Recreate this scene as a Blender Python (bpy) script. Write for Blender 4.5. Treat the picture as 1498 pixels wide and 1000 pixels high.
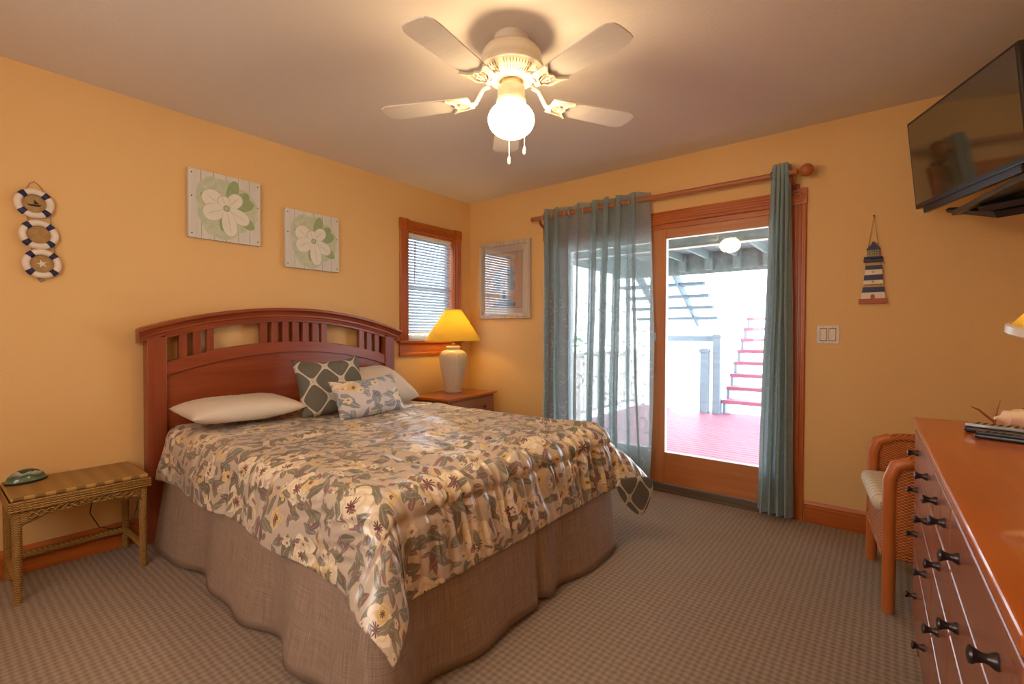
import bpy, math, random
from mathutils import Vector, Matrix, noise as mn
for o in list(bpy.data.objects): bpy.data.objects.remove(o)
scene = bpy.context.scene; C = scene.collection
PI = math.pi; sin, cos, rad = math.sin, math.cos, math.radians

# ---------------------------------------------------------------- camera
def setup_camera():
    f, yaw, pit, rol = 693.06, 0.669882, 0.0168645, 0.00333777
    fwd = Vector((-sin(yaw)*cos(pit), cos(yaw)*cos(pit), -sin(pit)))
    right = Vector((cos(yaw), sin(yaw), 0)); up = right.cross(fwd)
    r = right*cos(rol)+up*sin(rol); u = -right*sin(rol)+up*cos(rol)
    cd = bpy.data.cameras.new('camera'); co = bpy.data.objects.new('camera', cd); C.objects.link(co)
    cd.sensor_fit = 'HORIZONTAL'; cd.sensor_width = 36; cd.lens = f/1498*36; cd.clip_start = .02; cd.clip_end = 200
    m = Matrix((r, u, -fwd)).transposed().to_4x4(); m.translation = Vector((3.24869, -3.43138, 1.15637))
    co.matrix_world = m; scene.camera = co
setup_camera()
# ---------------------------------------------------------------- world, exposure
scene.view_settings.view_transform = 'Standard'; scene.view_settings.look = 'None'
scene.view_settings.gamma = 1; scene.view_settings.use_curve_mapping = False
scene.view_settings.exposure = 0.44
W = bpy.data.worlds.new('world'); scene.world = W; W.use_nodes = True
bg = W.node_tree.nodes['Background']; bg.inputs[0].default_value = (.78, .90, 1, 1); bg.inputs[1].default_value = 6.0
GLOBE_W = 40.0      # radiance of the fan globe
LAMP_W = 20.0        # bulb in the bedside lamp, watts
def point(name, loc, power, col, r=.03):
    l = bpy.data.lights.new(name, 'POINT'); l.energy = power; l.color = col; l.shadow_soft_size = r
    o = bpy.data.objects.new(name, l); C.objects.link(o); o.location = loc; return o

# ---------------------------------------------------------------- materials
class NT:
    def __init__(s, name):
        s.m = bpy.data.materials.new(name); s.m.use_nodes = True; s.t = s.m.node_tree; s.n = s.t.nodes
        s.p = s.n['Principled BSDF']; s.out = s.n['Material Output']
    def put(s, sock, v):
        if v is None: return
        if isinstance(v, bpy.types.NodeSocket): s.t.links.new(v, sock)
        else:
            if isinstance(v, tuple) and len(v) == 3 and sock.type == 'RGBA': v = v+(1,)
            sock.default_value = v
    def math(s, op, a, b=None, c=None):
        n = s.n.new('ShaderNodeMath'); n.operation = op
        for i, v in enumerate((a, b, c)):
            if v is not None: s.put(n.inputs[i], v)
        return n.outputs[0]
    def clamp(s, a):
        n = s.n.new('ShaderNodeClamp'); s.put(n.inputs[0], a); return n.outputs[0]
    def vm(s, op, a, b=None):
        n = s.n.new('ShaderNodeVectorMath'); n.operation = op; s.put(n.inputs[0], a)
        if b is not None: s.put(n.inputs[1], b)
        return n.outputs[1] if op == 'LENGTH' else n.outputs[0]
    def coord(s, k='Object'):
        return s.n.new('ShaderNodeTexCoord').outputs[k]
    def uv(s): return s.coord('UV')
    def mapping(s, v, sc=(1,1,1), loc=(0,0,0), rot=(0,0,0)):
        n = s.n.new('ShaderNodeMapping'); s.put(n.inputs[0], v); n.inputs['Scale'].default_value = sc
        n.inputs['Location'].default_value = loc; n.inputs['Rotation'].default_value = rot; return n.outputs[0]
    def noise(s, v, scale=5, det=3, rough=.5, k=0):
        n = s.n.new('ShaderNodeTexNoise'); s.put(n.inputs['Vector'], v); n.inputs['Scale'].default_value = scale
        n.inputs['Detail'].default_value = det; n.inputs['Roughness'].default_value = rough; return n.outputs[k]
    def mix(s, f, a, b, mode='MIX'):
        n = s.n.new('ShaderNodeMix'); n.data_type = 'RGBA'; n.blend_type = mode
        s.put(n.inputs[0], f); s.put(n.inputs[6], a); s.put(n.inputs[7], b); return n.outputs[2]
    def ramp(s, f, stops):
        n = s.n.new('ShaderNodeValToRGB'); s.put(n.inputs[0], f); e = n.color_ramp.elements
        while len(e) < len(stops): e.new(.5)
        for i, (p, c) in enumerate(stops): e[i].position = p; e[i].color = tuple(c)+(1,) if len(c) == 3 else c
        return n.outputs[0]
    def sep(s, v):
        n = s.n.new('ShaderNodeSeparateXYZ'); s.put(n.inputs[0], v); return n.outputs
    def comb(s, x, y, z=0.0):
        n = s.n.new('ShaderNodeCombineXYZ'); s.put(n.inputs[0], x); s.put(n.inputs[1], y); s.put(n.inputs[2], z); return n.outputs[0]
    def bump(s, h, st=.3, dist=.01):
        n = s.n.new('ShaderNodeBump'); s.put(n.inputs['Height'], h); n.inputs['Strength'].default_value = st
        n.inputs['Distance'].default_value = dist; s.t.links.new(n.outputs[0], s.p.inputs['Normal'])
    def fin(s, col=None, rough=.5, spec=.5, metal=0.0, **k):
        s.put(s.p.inputs['Base Color'], col); s.put(s.p.inputs['Roughness'], rough)
        s.put(s.p.inputs['Specular IOR Level'], spec); s.put(s.p.inputs['Metallic'], metal)
        for a, b in k.items(): s.put(s.p.inputs[a.replace('_', ' ')], b)
        return s.m
def plain(name, col, rough=.5, spec=.5, metal=0.0, var=.06, sc=40, bump=0.0):
    t = NT(name); n = t.noise(t.coord(), sc, 3)
    c = t.mix(n, tuple(max(0, x*(1-var)) for x in col), tuple(min(1, x*(1+var)) for x in col))
    if bump: t.bump(n, bump, .002)
    return t.fin(c, rough, spec, metal)
def wood(name, a, b, axis='Y', rough=.35, sc=14, spec=.5, coat=0.0):
    t = NT(name); s = {'X': (1, sc, sc), 'Y': (sc, 1, sc), 'Z': (sc, sc, 1)}[axis]
    v = t.mapping(t.coord(), s); n1 = t.noise(v, 1.6, 6, .6); n2 = t.noise(t.mapping(v, (6, 6, 6)), 1.5, 3)
    c = t.ramp(n1, [(.3, a), (.7, b)]); c = t.mix(t.math('MULTIPLY', n2, .25), c, tuple(x*.55 for x in a))
    t.bump(n2, .05, .002); return t.fin(c, rough, spec, Coat_Weight=coat)
def emit(name, col, st):
    t = NT(name); return t.fin((.9, .9, .9), .5, Emission_Color=col, Emission_Strength=st)
def wallmat(name, col):
    t = NT(name); v = t.coord(); n = t.noise(v, 90, 4, .6); n2 = t.noise(v, 1.2, 2)
    c = t.mix(n2, tuple(x*.96 for x in col), tuple(min(1, x*1.04) for x in col))
    t.bump(n, .35, .004); return t.fin(c, .55, .35)
M = {}
M['wall'] = wallmat('yellow wall paint', (.80, .50, .20))
M['ceiling'] = wallmat('off white ceiling paint', (.76, .69, .62))
M['cherry'] = wood('red cherry wood', (.25, .045, .014), (.40, .09, .028), 'Y', .3)
M['cherryZ'] = wood('red cherry wood upright', (.23, .042, .014), (.36, .08, .027), 'Z', .3)
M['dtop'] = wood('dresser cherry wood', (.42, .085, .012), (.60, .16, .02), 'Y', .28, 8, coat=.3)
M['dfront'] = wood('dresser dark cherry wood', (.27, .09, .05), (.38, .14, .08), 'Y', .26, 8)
M['oak'] = wood('stained oak trim', (.40, .085, .011), (.60, .165, .026), 'Y', .35, 18)
M['oakZ'] = wood('stained oak trim upright', (.40, .085, .011), (.60, .165, .026), 'Z', .35, 18)
M['oakX'] = wood('stained oak trim across', (.40, .085, .011), (.60, .165, .026), 'X', .35, 18)
M['fir'] = wood('light door wood upright', (.50, .17, .05), (.64, .25, .08), 'Z', .4, 16)
M['firX'] = wood('light door wood across', (.50, .17, .05), (.64, .25, .08), 'X', .4, 16)
M['rod'] = wood('curtain rod wood', (.42, .13, .04), (.52, .18, .06), 'X', .35, 10)
M['white'] = plain('white plastic', (.82, .79, .74), .35)
M['fan'] = plain('cream enamel', (.78, .70, .56), .3)
M['blade'] = wood('cream fan blade', (.82, .76, .68), (.88, .82, .74), 'X', .5, 8)
M['dark'] = plain('dark bronze metal', (.045, .035, .04), .3, .6, .6)
M['black'] = plain('black plastic', (.02, .02, .022), .3)
M['slot'] = plain('dark gap', (.03, .02, .015), .7)
M['silver'] = plain('brushed silver plastic', (.45, .46, .48), .3, .5, .7)
M['navy'] = plain('navy paint', (.012, .015, .07), .4)
M['creamp'] = plain('cream paint', (.80, .70, .58), .45)
M['rope'] = plain('jute rope', (.35, .22, .11), .8, bump=.4)
M['brass'] = plain('antique brass', (.45, .25, .07), .35, .5, .8)
M['pillow'] = plain('cream cotton', (.74, .64, .52), .7, .2, sc=200, bump=.1)
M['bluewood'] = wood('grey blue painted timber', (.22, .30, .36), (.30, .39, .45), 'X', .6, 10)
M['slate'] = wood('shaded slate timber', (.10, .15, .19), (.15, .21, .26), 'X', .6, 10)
M['greenwood'] = wood('weathered grey green timber', (.12, .16, .155), (.20, .25, .245), 'Y', .7, 10)
M['deckred'] = wood('red deck paint', (.42, .13, .19), (.50, .18, .25), 'X', .5, 10)
M['gap'] = plain('brown shadow gap', (.25, .16, .08), .6)
M['globe'] = emit('lit opal glass', (1, .72, .40), GLOBE_W)
def glass(name, g=.06, tint=(1, 1, 1)):
    t = NT(name); tr = t.n.new('ShaderNodeBsdfTransparent'); gl = t.n.new('ShaderNodeBsdfGlossy'); mx = t.n.new('ShaderNodeMixShader')
    tr.inputs[0].default_value = tint+(1,); gl.inputs['Roughness'].default_value = .01; mx.inputs[0].default_value = g
    t.t.links.new(tr.outputs[0], mx.inputs[1]); t.t.links.new(gl.outputs[0], mx.inputs[2]); t.t.links.new(mx.outputs[0], t.out.inputs[0]); return t.m
M['glass'] = glass('window glass', .035); M['picglass'] = glass('picture glass', .16)
def thin(name, col, transp, transl, rough=.8, pat=None):
    """cloth that lets part of the light through"""
    t = NT(name); d = t.n.new('ShaderNodeBsdfDiffuse'); l = t.n.new('ShaderNodeBsdfTranslucent'); tr = t.n.new('ShaderNodeBsdfTransparent')
    m1 = t.n.new('ShaderNodeMixShader'); m2 = t.n.new('ShaderNodeMixShader'); m1.inputs[0].default_value = transl
    c = t.mix(t.noise(t.mapping(t.coord(), (60, 60, 4)), 4, 3), tuple(x*.85 for x in col), col)
    f = transp
    if pat:
        x, y, z = t.sep(t.uv())
        w = t.math('ABSOLUTE', t.math('SINE', t.math('ADD', t.math('MULTIPLY', x, 26.0), t.math('MULTIPLY', t.math('SINE', t.math('MULTIPLY', y, 22.0)), 1.1))))
        line = t.math('LESS_THAN', w, .07)
        v = t.n.new('ShaderNodeTexVoronoi'); v.voronoi_dimensions = '2D'; t.put(v.inputs['Vector'], t.uv()); v.inputs['Scale'].default_value = 16
        line = t.math('MAXIMUM', line, t.math('LESS_THAN', v.outputs['Distance'], .13))
        fr = t.clamp(t.math('MULTIPLY', t.math('SUBTRACT', 1.72, y), 4.0))
        n = t.noise(t.uv(), 45, 3, .7)
        f = t.math('SUBTRACT', transp, t.math('MULTIPLY', t.math('MULTIPLY', line, fr), .22)); f = t.clamp(t.math('ADD', f, t.math('MULTIPLY', t.math('SUBTRACT', n, .5), .25)))
    t.put(d.inputs[0], c); t.put(l.inputs[0], c); t.put(m2.inputs[0], f)
    L = t.t.links.new; L(d.outputs[0], m1.inputs[1]); L(l.outputs[0], m1.inputs[2]); L(m1.outputs[0], m2.inputs[1]); L(tr.outputs[0], m2.inputs[2]); L(m2.outputs[0], t.out.inputs[0])
    return t.m
M['curtain'] = thin('sheer blue grey curtain', (.42, .53, .54), .30, .5, pat=True)
M['curtainR'] = thin('gathered blue grey curtain', (.52, .66, .68), .10, .55, pat=True)
M['shade'] = thin('pleated yellow lampshade', (.93, .74, .20), .0, .6)
M['blind'] = thin('white blind slat', (.62, .70, .78), .0, .30)
def wicker(name, a, b, sc=1.0, axis=2):
    t = NT(name); x, y, z = t.sep(t.coord())
    k = 620/sc; q = 330/sc
    p = t.math('ADD', x, y)
    row = t.math('SINE', t.math('MULTIPLY', z, k))
    col = t.math('SINE', t.math('MULTIPLY', p, q))
    w = t.math('ADD', t.math('MULTIPLY', t.math('MULTIPLY', row, col), .5), .5)
    n = t.noise(t.coord(), 60, 3); w2 = t.math('ADD', t.math('MULTIPLY', w, .75), t.math('MULTIPLY', n, .25))
    c = t.ramp(w2, [(.15, tuple(v*.35 for v in a)), (.5, a), (.85, b)]); t.bump(w2, .8, .004); return t.fin(c, .5, .4)
M['wicker'] = wicker('golden brown wicker', (.34, .175, .04), (.52, .30, .09))
M['wickerR'] = wicker('red brown wicker', (.46, .12, .02), (.68, .24, .05), 1.2)
M['rattan'] = wood('red brown rattan pole', (.50, .12, .022), (.64, .20, .045), 'Z', .35, 6)
def wickertop():
    t = NT('woven wicker top'); x, y, z = t.sep(t.coord())
    r = t.math('SINE', t.math('MULTIPLY', y, 95.0)); c2 = t.math('SINE', t.math('ADD', t.math('MULTIPLY', x, 480.0), t.math('MULTIPLY', t.math('SIGN', r), 1.5)))
    w = t.math('ADD', t.math('MULTIPLY', c2, .3), t.math('ADD', t.math('MULTIPLY', r, .08), .5))
    c = t.ramp(w, [(.1, (.16, .09, .025)), (.5, (.36, .19, .05)), (.9, (.54, .32, .10))]); t.bump(w, .8, .004); return t.fin(c, .5, .4)
M['wickertop'] = wickertop()
def carpet():
    t = NT('woven loop carpet'); x, y, z = t.sep(t.coord()); k = PI/.0185
    n0 = t.noise(t.coord(), 25, 2)
    a = t.math('ADD', t.math('MULTIPLY', t.math('ADD', x, y), k*.7071), t.math('MULTIPLY', n0, 3.5)); b = t.math('MULTIPLY', t.math('SUBTRACT', x, y), k*.7071)
    w = t.math('ADD', t.math('MULTIPLY', t.math('MULTIPLY', t.math('SINE', a), t.math('SINE', b)), .5), .5)
    n = t.noise(t.coord(), 350, 2, .7); n3 = t.noise(t.coord(), 2.5, 3)
    h = t.math('ADD', t.math('MULTIPLY', w, .42), t.math('MULTIPLY', n, .58))
    c = t.ramp(h, [(.15, (.23, .165, .115)), (.5, (.40, .305, .235)), (.85, (.56, .45, .36))])
    c = t.mix(t.math('MULTIPLY', n3, .25), c, (.22, .15, .10)); t.bump(h, 1.0, .006); return t.fin(c, .9, .1)
M['carpet'] = carpet()
def floral(name, base1, base2, k=1.0, seed=0.0, rough=.32, cool=0.0):
    t = NT(name); uv = t.mapping(t.uv(), (k, k, k), (seed, seed*.7, 0))
    wn = t.noise(uv, 9, 2, .5, 1); uvw = t.vm('ADD', uv, t.vm('MULTIPLY', t.vm('SUBTRACT', wn, (.5, .5, .5)), (.075, .075, 0)))
    c = t.mix(t.noise(uv, 5, 4), base1, base2)
    def cell(sc, off, rnd=.75):
        v = t.n.new('ShaderNodeTexVoronoi'); v.voronoi_dimensions = '2D'; u = t.vm('ADD', uvw, off)
        t.put(v.inputs['Vector'], u); v.inputs['Scale'].default_value = sc; v.inputs['Randomness'].default_value = rnd
        d = t.vm('SUBTRACT', u, v.outputs['Position']); r, g, b = t.sep(v.outputs['Color'])
        vr = t.n.new('ShaderNodeVectorRotate'); vr.rotation_type = 'Z_AXIS'; t.put(vr.inputs['Vector'], d); t.put(vr.inputs['Angle'], t.math('MULTIPLY', r, 6.283))
        return t.sep(vr.outputs[0]), g, b
    def leaf(c, sc, off, a, bb, pres, c1, c2):
        (x, y, z), g, b = cell(sc, off)
        ya = t.math('ABSOLUTE', y); xn = t.math('DIVIDE', x, a)
        wdt = t.math('MULTIPLY', bb, t.math('SUBTRACT', 1.0, t.math('MULTIPLY', xn, xn)))
        m = t.clamp(t.math('MULTIPLY', t.math('SUBTRACT', wdt, ya), 500.0)); m = t.math('MULTIPLY', m, t.math('LESS_THAN', b, pres))
        vein = t.clamp(t.math('SUBTRACT', 1.0, t.math('MULTIPLY', ya, 600.0)))
        rib = t.math('ABSOLUTE', t.math('SINE', t.math('ADD', t.math('MULTIPLY', x, 330.0), t.math('MULTIPLY', ya, 330.0))))
        lc = t.mix(t.math('MULTIPLY', rib, .5), t.mix(g, c1, c2), tuple(q*.62 for q in c1)); lc = t.mix(vein, lc, tuple(min(1, q*1.7) for q in c2))
        return t.mix(t.math('MULTIPLY', m, .9), c, lc)
    def flower(c, sc, off, R, pres, pet, edge, cen, n=2.5, R2=.22):
        (x, y, z), g, b = cell(sc, off)
        th = t.math('ARCTAN2', y, x); r = t.math('SQRT', t.math('ADD', t.math('MULTIPLY', x, x), t.math('MULTIPLY', y, y)))
        lob = t.math('ABSOLUTE', t.math('COSINE', t.math('MULTIPLY', th, n)))
        rr = t.math('MULTIPLY', t.math('MULTIPLY', t.math('ADD', .68, t.math('MULTIPLY', lob, .32)), R), t.math('ADD', .75, t.math('MULTIPLY', g, .45)))
        m = t.math('MULTIPLY', t.clamp(t.math('MULTIPLY', t.math('SUBTRACT', rr, r), 500.0)), t.math('LESS_THAN', b, pres))
        q = t.math('DIVIDE', r, rr)
        fc = t.mix(t.clamp(t.math('MULTIPLY', t.math('SUBTRACT', t.math('SINE', t.math('MULTIPLY', q, 13.0)), .35), .9)), pet, edge)
        fc = t.mix(t.math('MULTIPLY', t.clamp(t.math('SUBTRACT', 1.0, t.math('MULTIPLY', lob, 5.0))), .7), fc, edge)
        spk = t.math('ABSOLUTE', t.math('SINE', t.math('MULTIPLY', th, 5.0)))
        fc = t.mix(t.clamp(t.math('MULTIPLY', t.math('SUBTRACT', t.math('MULTIPLY', t.math('ADD', spk, .35), R2*1.3), q), 25.0)), fc, cen)
        return t.mix(m, c, fc)
    gr1, gr2 = (.155, .15, .10), (.28, .265, .195); pu = (.20, .09, .10), (.30, .17, .17)
    if cool: gr1, gr2 = (.22, .26, .30), (.38, .42, .46); pu = (.17, .13, .22), (.30, .27, .36)
    c = leaf(c, 9.0, (3.1, 1.7, 0), .050, .020, .9, gr1, gr2)
    c = leaf(c, 11.0, (7.7, 2.3, 0), .038, .015, .7, gr1, (.25, .27, .24))
    c = leaf(c, 10.0, (5.2, 8.1, 0), .036, .011, .6, *pu)
    c = flower(c, 5.2, (1.3, 4.4, 0), .074, .75, (.84, .72, .52), (.66, .50, .32), (.17, .06, .06))
    c = leaf(c, 8.0, (2.2, 6.6, 0), .042, .016, .55, gr1, gr2)
    c = flower(c, 8.0, (9.3, 4.9, 0), .034, .45, (.74, .56, .27), (.55, .36, .15), (.14, .05, .03))
    c = leaf(c, 15.0, (8.2, 3.6, 0), .024, .009, .8, *pu)
    c = leaf(c, 12.0, (4.4, 9.6, 0), .034, .013, .6, gr1, gr2)
    c = flower(c, 13.0, (6.3, 2.9, 0), .018, .35, (.78, .66, .49), (.6, .44, .30), (.24, .1, .1))
    t.bump(t.noise(t.uv(), 900, 2), .12, .001); return t.fin(c, rough, .8, Sheen_Weight=.1)
M['quilt'] = floral('floral quilt cotton', (.53, .435, .335), (.64, .54, .43))
M['floralp'] = floral('blue floral cushion cotton', (.58, .54, .52), (.66, .62, .60), .8, 11.3, .6, 1.0)
def trellis(name, base, line, k):
    t = NT(name); x, y, z = t.sep(t.mapping(t.uv(), (k, k, k)))
    f = t.math('ADD', t.math('COSINE', t.math('MULTIPLY', x, 6.283)), t.math('COSINE', t.math('MULTIPLY', y, 6.283*.8)))
    n = t.noise(t.uv(), 120, 2); m = t.clamp(t.math('MULTIPLY', t.math('SUBTRACT', t.math('ADD', .17, t.math('MULTIPLY', n, .12)), t.math('ABSOLUTE', f)), 14.0))
    inner = t.clamp(t.math('MULTIPLY', t.math('SUBTRACT', .05, t.math('ABSOLUTE', f)), 30.0)); m = t.math('SUBTRACT', m, t.math('MULTIPLY', inner, .3))
    return t.fin(t.mix(m, base, line), .7, .3)
M['trellis'] = trellis('grey trellis cotton', (.135, .13, .105), (.66, .59, .48), 5.8)
def skirtm():
    t = NT('taupe linen'); x, y, z = t.sep(t.uv())
    a = t.noise(t.comb(t.math('MULTIPLY', x, 260.0), t.math('MULTIPLY', y, 7.0)), 1, 3, .7); b = t.noise(t.comb(t.math('MULTIPLY', x, 7.0), t.math('MULTIPLY', y, 260.0)), 1, 3, .7)
    w = t.math('ADD', t.math('MULTIPLY', a, .6), t.math('MULTIPLY', b, .4))
    c = t.ramp(w, [(.35, (.24, .155, .11)), (.5, (.34, .24, .175)), (.68, (.47, .36, .28))]); t.bump(w, .2, .001); return t.fin(c, .75, .25)
M['skirt'] = skirtm()
M['foliage'] = plain('green leaves', (.12, .30, .07), .6, var=.5, sc=8)
M['sand'] = plain('pale sand', (.82, .80, .76), .9, .1)
M['cushion'] = plain('cream striped cushion', (.66, .56, .42), .7, .2)
def striped():
    t = NT('cream cushion with fine stripes'); x, y, z = t.sep(t.coord()); s = t.math('GREATER_THAN', t.math('SINE', t.math('MULTIPLY', y, 140.0)), .93)
    return t.fin(t.mix(s, (.70, .61, .46), (.36, .26, .16)), .75, .2)
M['stripe'] = striped()
def abalone():
    t = NT('green banded shell'); x, y, z = t.sep(t.coord()); n = t.noise(t.coord(), 14, 4)
    f = t.math('ADD', t.math('MULTIPLY', z, 14.0), t.math('MULTIPLY', n, .6))
    c = t.ramp(t.math('FRACT', f), [(0, (.02, .035, .025)), (.3, (.05, .14, .07)), (.55, (.16, .26, .13)), (.8, (.04, .07, .05)), (1, (.45, .5, .42))]); return t.fin(c, .15, .6)
M['shell'] = abalone()
M['ceramic'] = plain('cream ribbed ceramic', (.66, .55, .41), .35)
M['pink'] = plain('pale shell', (.80, .62, .48), .4)
M['coral'] = plain('red brown coral twig', (.35, .08, .04), .5)

# ---------------------------------------------------------------- mesh tools
ROOTS = {}
class MB:
    def __init__(s): s.v = []; s.f = []; s.mi = []; s.uv = []; s.hasuv = False
    def add(s, vs, fs, mi=0, uvs=None, T=None):
        b = len(s.v); s.v += [tuple(T @ Vector(v)) if T else tuple(v) for v in vs]
        for k, f in enumerate(fs):
            s.f.append([b+i for i in f]); s.mi.append(mi)
            s.uv.append([uvs[i] for i in f] if uvs else None)
        if uvs: s.hasuv = True
        return s
    def box(s, x0, x1, y0, y1, z0, z1, mi=0, T=None):
        vs = [(x, y, z) for x in (x0, x1) for y in (y0, y1) for z in (z0, z1)]
        return s.add(vs, [(0,1,3,2), (4,6,7,5), (0,4,5,1), (2,3,7,6), (0,2,6,4), (1,5,7,3)], mi, None, T)
    def tube(s, pts, r, n=10, mi=0, closed=False, T=None, sq=None):
        pts = [Vector(p) for p in pts]; rs = r if isinstance(r, (list, tuple)) else [r]*len(pts)
        vs = []; fs = []; N = len(pts); ref = None
        for i, p in enumerate(pts):
            a = pts[(i-1) % N] if (closed or i > 0) else p; b = pts[(i+1) % N] if (closed or i < N-1) else p
            d = (b-a).normalized()
            if ref is None: ref = Vector((0,0,1)) if abs(d.z) < .9 else Vector((1,0,0))
            u = ref-d*ref.dot(d); u.normalize(); w = d.cross(u); ref = u
            for k in range(n):
                an = 2*PI*k/n; vs.append(p+u*cos(an)*rs[i]*(sq or 1)+w*sin(an)*rs[i])
        M_ = N if closed else N-1
        for i in range(M_):
            for k in range(n):
                j = (i+1) % N; fs.append((i*n+k, i*n+(k+1) % n, j*n+(k+1) % n, j*n+k))
        if not closed: fs += [tuple(range(n))[::-1], tuple((N-1)*n+k for k in range(n))]
        return s.add(vs, fs, mi, None, T)
    def lathe(s, prof, c=(0,0,0), n=28, mi=0, T=None, rib=0, ribn=0, cap=True):
        vs = []; fs = []
        for r, z in prof:
            for k in range(n):
                a = 2*PI*k/n; q = r*(1+(rib*abs(cos(a*ribn/2)) if rib else 0)); vs.append((c[0]+q*cos(a), c[1]+q*sin(a), c[2]+z))
        for i in range(len(prof)-1):
            for k in range(n): fs.append((i*n+k, i*n+(k+1) % n, (i+1)*n+(k+1) % n, (i+1)*n+k))
        if cap: fs += [tuple(range(n))[::-1], tuple((len(prof)-1)*n+k for k in range(n))]
        return s.add(vs, fs, mi, None, T)
    def prism(s, poly, a, b, ax='x', mi=0, T=None):
        """poly: 2D points; extruded along ax between a and b (x: poly=(y,z); y: (x,z); z: (x,y))"""
        f = {'x': lambda p, t: (t, p[0], p[1]), 'y': lambda p, t: (p[0], t, p[1]), 'z': lambda p, t: (p[0], p[1], t)}[ax]
        n = len(poly); vs = [f(p, a) for p in poly]+[f(p, b) for p in poly]
        fs = [tuple(range(n))[::-1], tuple(range(n, 2*n))]+[(i, (i+1) % n, (i+1) % n+n, i+n) for i in range(n)]
        return s.add(vs, fs, mi, None, T)
    def grid(s, fn, nu, nv, mi=0, uvf=None, T=None):
        vs = [fn(i/nu, j/nv) for i in range(nu+1) for j in range(nv+1)]
        uv = [uvf(i/nu, j/nv) for i in range(nu+1) for j in range(nv+1)] if uvf else None
        fs = [(i*(nv+1)+j, (i+1)*(nv+1)+j, (i+1)*(nv+1)+j+1, i*(nv+1)+j+1) for i in range(nu) for j in range(nv)]
        return s.add(vs, fs, mi, uv, T)
    def build(s, name, mats, parent=None, bev=0, smooth=False, sol=0, sub=0, seg=2):
        off = Vector((0,0,0))
        if parent is not None: off = ROOTS.get(parent.name, Vector((0,0,0)))
        me = bpy.data.meshes.new(name); me.from_pydata([tuple(Vector(v)-off) for v in s.v], [], s.f)
        for m in (mats if isinstance(mats, (list, tuple)) else [mats]): me.materials.append(m)
        for p, k in zip(me.polygons, s.mi): p.material_index = k; p.use_smooth = smooth
        if s.hasuv:
            ul = me.uv_layers.new(name='uv')
            for p, u in zip(me.polygons, s.uv):
                for li, q in zip(p.loop_indices, u or [(0, 0)]*p.loop_total): ul.data[li].uv = q
        me.validate(); o = bpy.data.objects.new(name, me); C.objects.link(o)
        if parent is not None: o.parent = parent; ROOTS[o.name] = off
        if sol: m = o.modifiers.new('thickness', 'SOLIDIFY'); m.thickness = sol; m.offset = 0
        if bev:
            m = o.modifiers.new('bevel', 'BEVEL'); m.width = bev; m.segments = seg; m.limit_method = 'ANGLE'; m.angle_limit = rad(40)
        if sub: m = o.modifiers.new('sub', 'SUBSURF'); m.levels = sub; m.render_levels = sub
        if smooth and not sub:
            try:
                me.set_sharp_from_angle(angle=rad(50))
            except Exception: pass
        return o
def tag(o, label, cat, group=None, kind=None):
    o['label'] = label; o['category'] = cat
    if group: o['group'] = group
    if kind: o['kind'] = kind
    return o
def thing(name, label, cat, loc=(0,0,0), rz=0, group=None, local=False, kind=None):
    o = bpy.data.objects.new(name, None); C.objects.link(o); o.location = loc; o.rotation_euler = (0, 0, rz); o.empty_display_size = .05
    ROOTS[o.name] = Vector((0,0,0)) if (local or rz) else Vector(loc)
    return tag(o, label, cat, group, kind)
def struct(o): o['kind'] = 'structure'; return o

# ---------------------------------------------------------------- room shell
XR, YF, H = 3.82, -4.4, 2.44
DX0, DX1, DZ = .985, 2.755, 1.965          # door opening
struct(MB().box(-.15, XR+.15, YF-.15, .12, -.1, 0).build('floor', M['carpet']))
struct(MB().box(-.15, XR+.15, YF-.15, .15, H, H+.12).build('ceiling', M['ceiling']))
WY0, WY1, WZ0, WZ1 = -.79, -.225, 1.10, 2.045
b = MB(); b.box(-.15, 0, YF, WY0, 0, H); b.box(-.15, 0, WY1, .15, 0, H); b.box(-.15, 0, WY0, WY1, 0, WZ0); b.box(-.15, 0, WY0, WY1, WZ1, H)
struct(b.build('wall_left', M['wall']))
b = MB(); b.box(0, DX0, 0, .15, 0, H); b.box(DX1, XR, 0, .15, 0, H); b.box(DX0, DX1, 0, .15, DZ, H)
struct(b.build('wall_back', M['wall']))
struct(MB().box(XR, XR+.15, YF, .15, 0, H).build('wall_right', M['wall']))
b = MB(); b.box(-.15, 1.6, YF-.15, YF, 0, H); b.box(2.6, XR+.15, YF-.15, YF, 0, H); b.box(1.6, 2.6, YF-.15, YF, 0, 1.0); b.box(1.6, 2.6, YF-.15, YF, 2.1, H)
struct(b.build('wall_front', M['wall']))
w2 = thing('added_fill_window', 'added window behind the camera for fill daylight', 'window', (1.9, YF, .5)); struct(w2); del w2['label'], w2['category']  # unseen window, added to let fill daylight into the room
b = MB()
for x in (1.6, 2.08, 2.56): b.box(x, x+.04, YF-.1, YF-.04, 1.0, 2.1)
b.box(1.6, 2.6, YF-.1, YF-.04, 1.0, 1.04); b.box(1.6, 2.6, YF-.1, YF-.04, 2.06, 2.1); b.build('window_frame', M['white'], w2)
MB().box(1.62, 2.58, YF-.075, YF-.07, 1.02, 2.08).build('pane', M['glass'], w2)
def baseboard(name, path_axis, a, b_, wall):
    prof = [(0, 0), (.016, 0), (.016, .095), (.012, .100), (.012, .112), (.008, .122), (.004, .13), (0, .13)]
    mb = MB()
    if path_axis == 'y': mb.prism([(wall+p[0], p[1]) for p in prof], a, b_, 'y')
    elif path_axis == 'x': mb.prism([(wall-p[0], p[1]) for p in prof], a, b_, 'x')
    elif path_axis == 'yr': mb.prism([(wall-p[0], p[1]) for p in prof], a, b_, 'y')
    struct(mb.build(name, M['oak'] if path_axis != 'x' else M['oakX']))
baseboard('baseboard_left', 'y', YF, 0, 0)
baseboard('baseboard_back', 'x', DX1+.1, XR, 0)
baseboard('baseboard_back_corner', 'x', 0, DX0-.1, 0)
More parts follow.
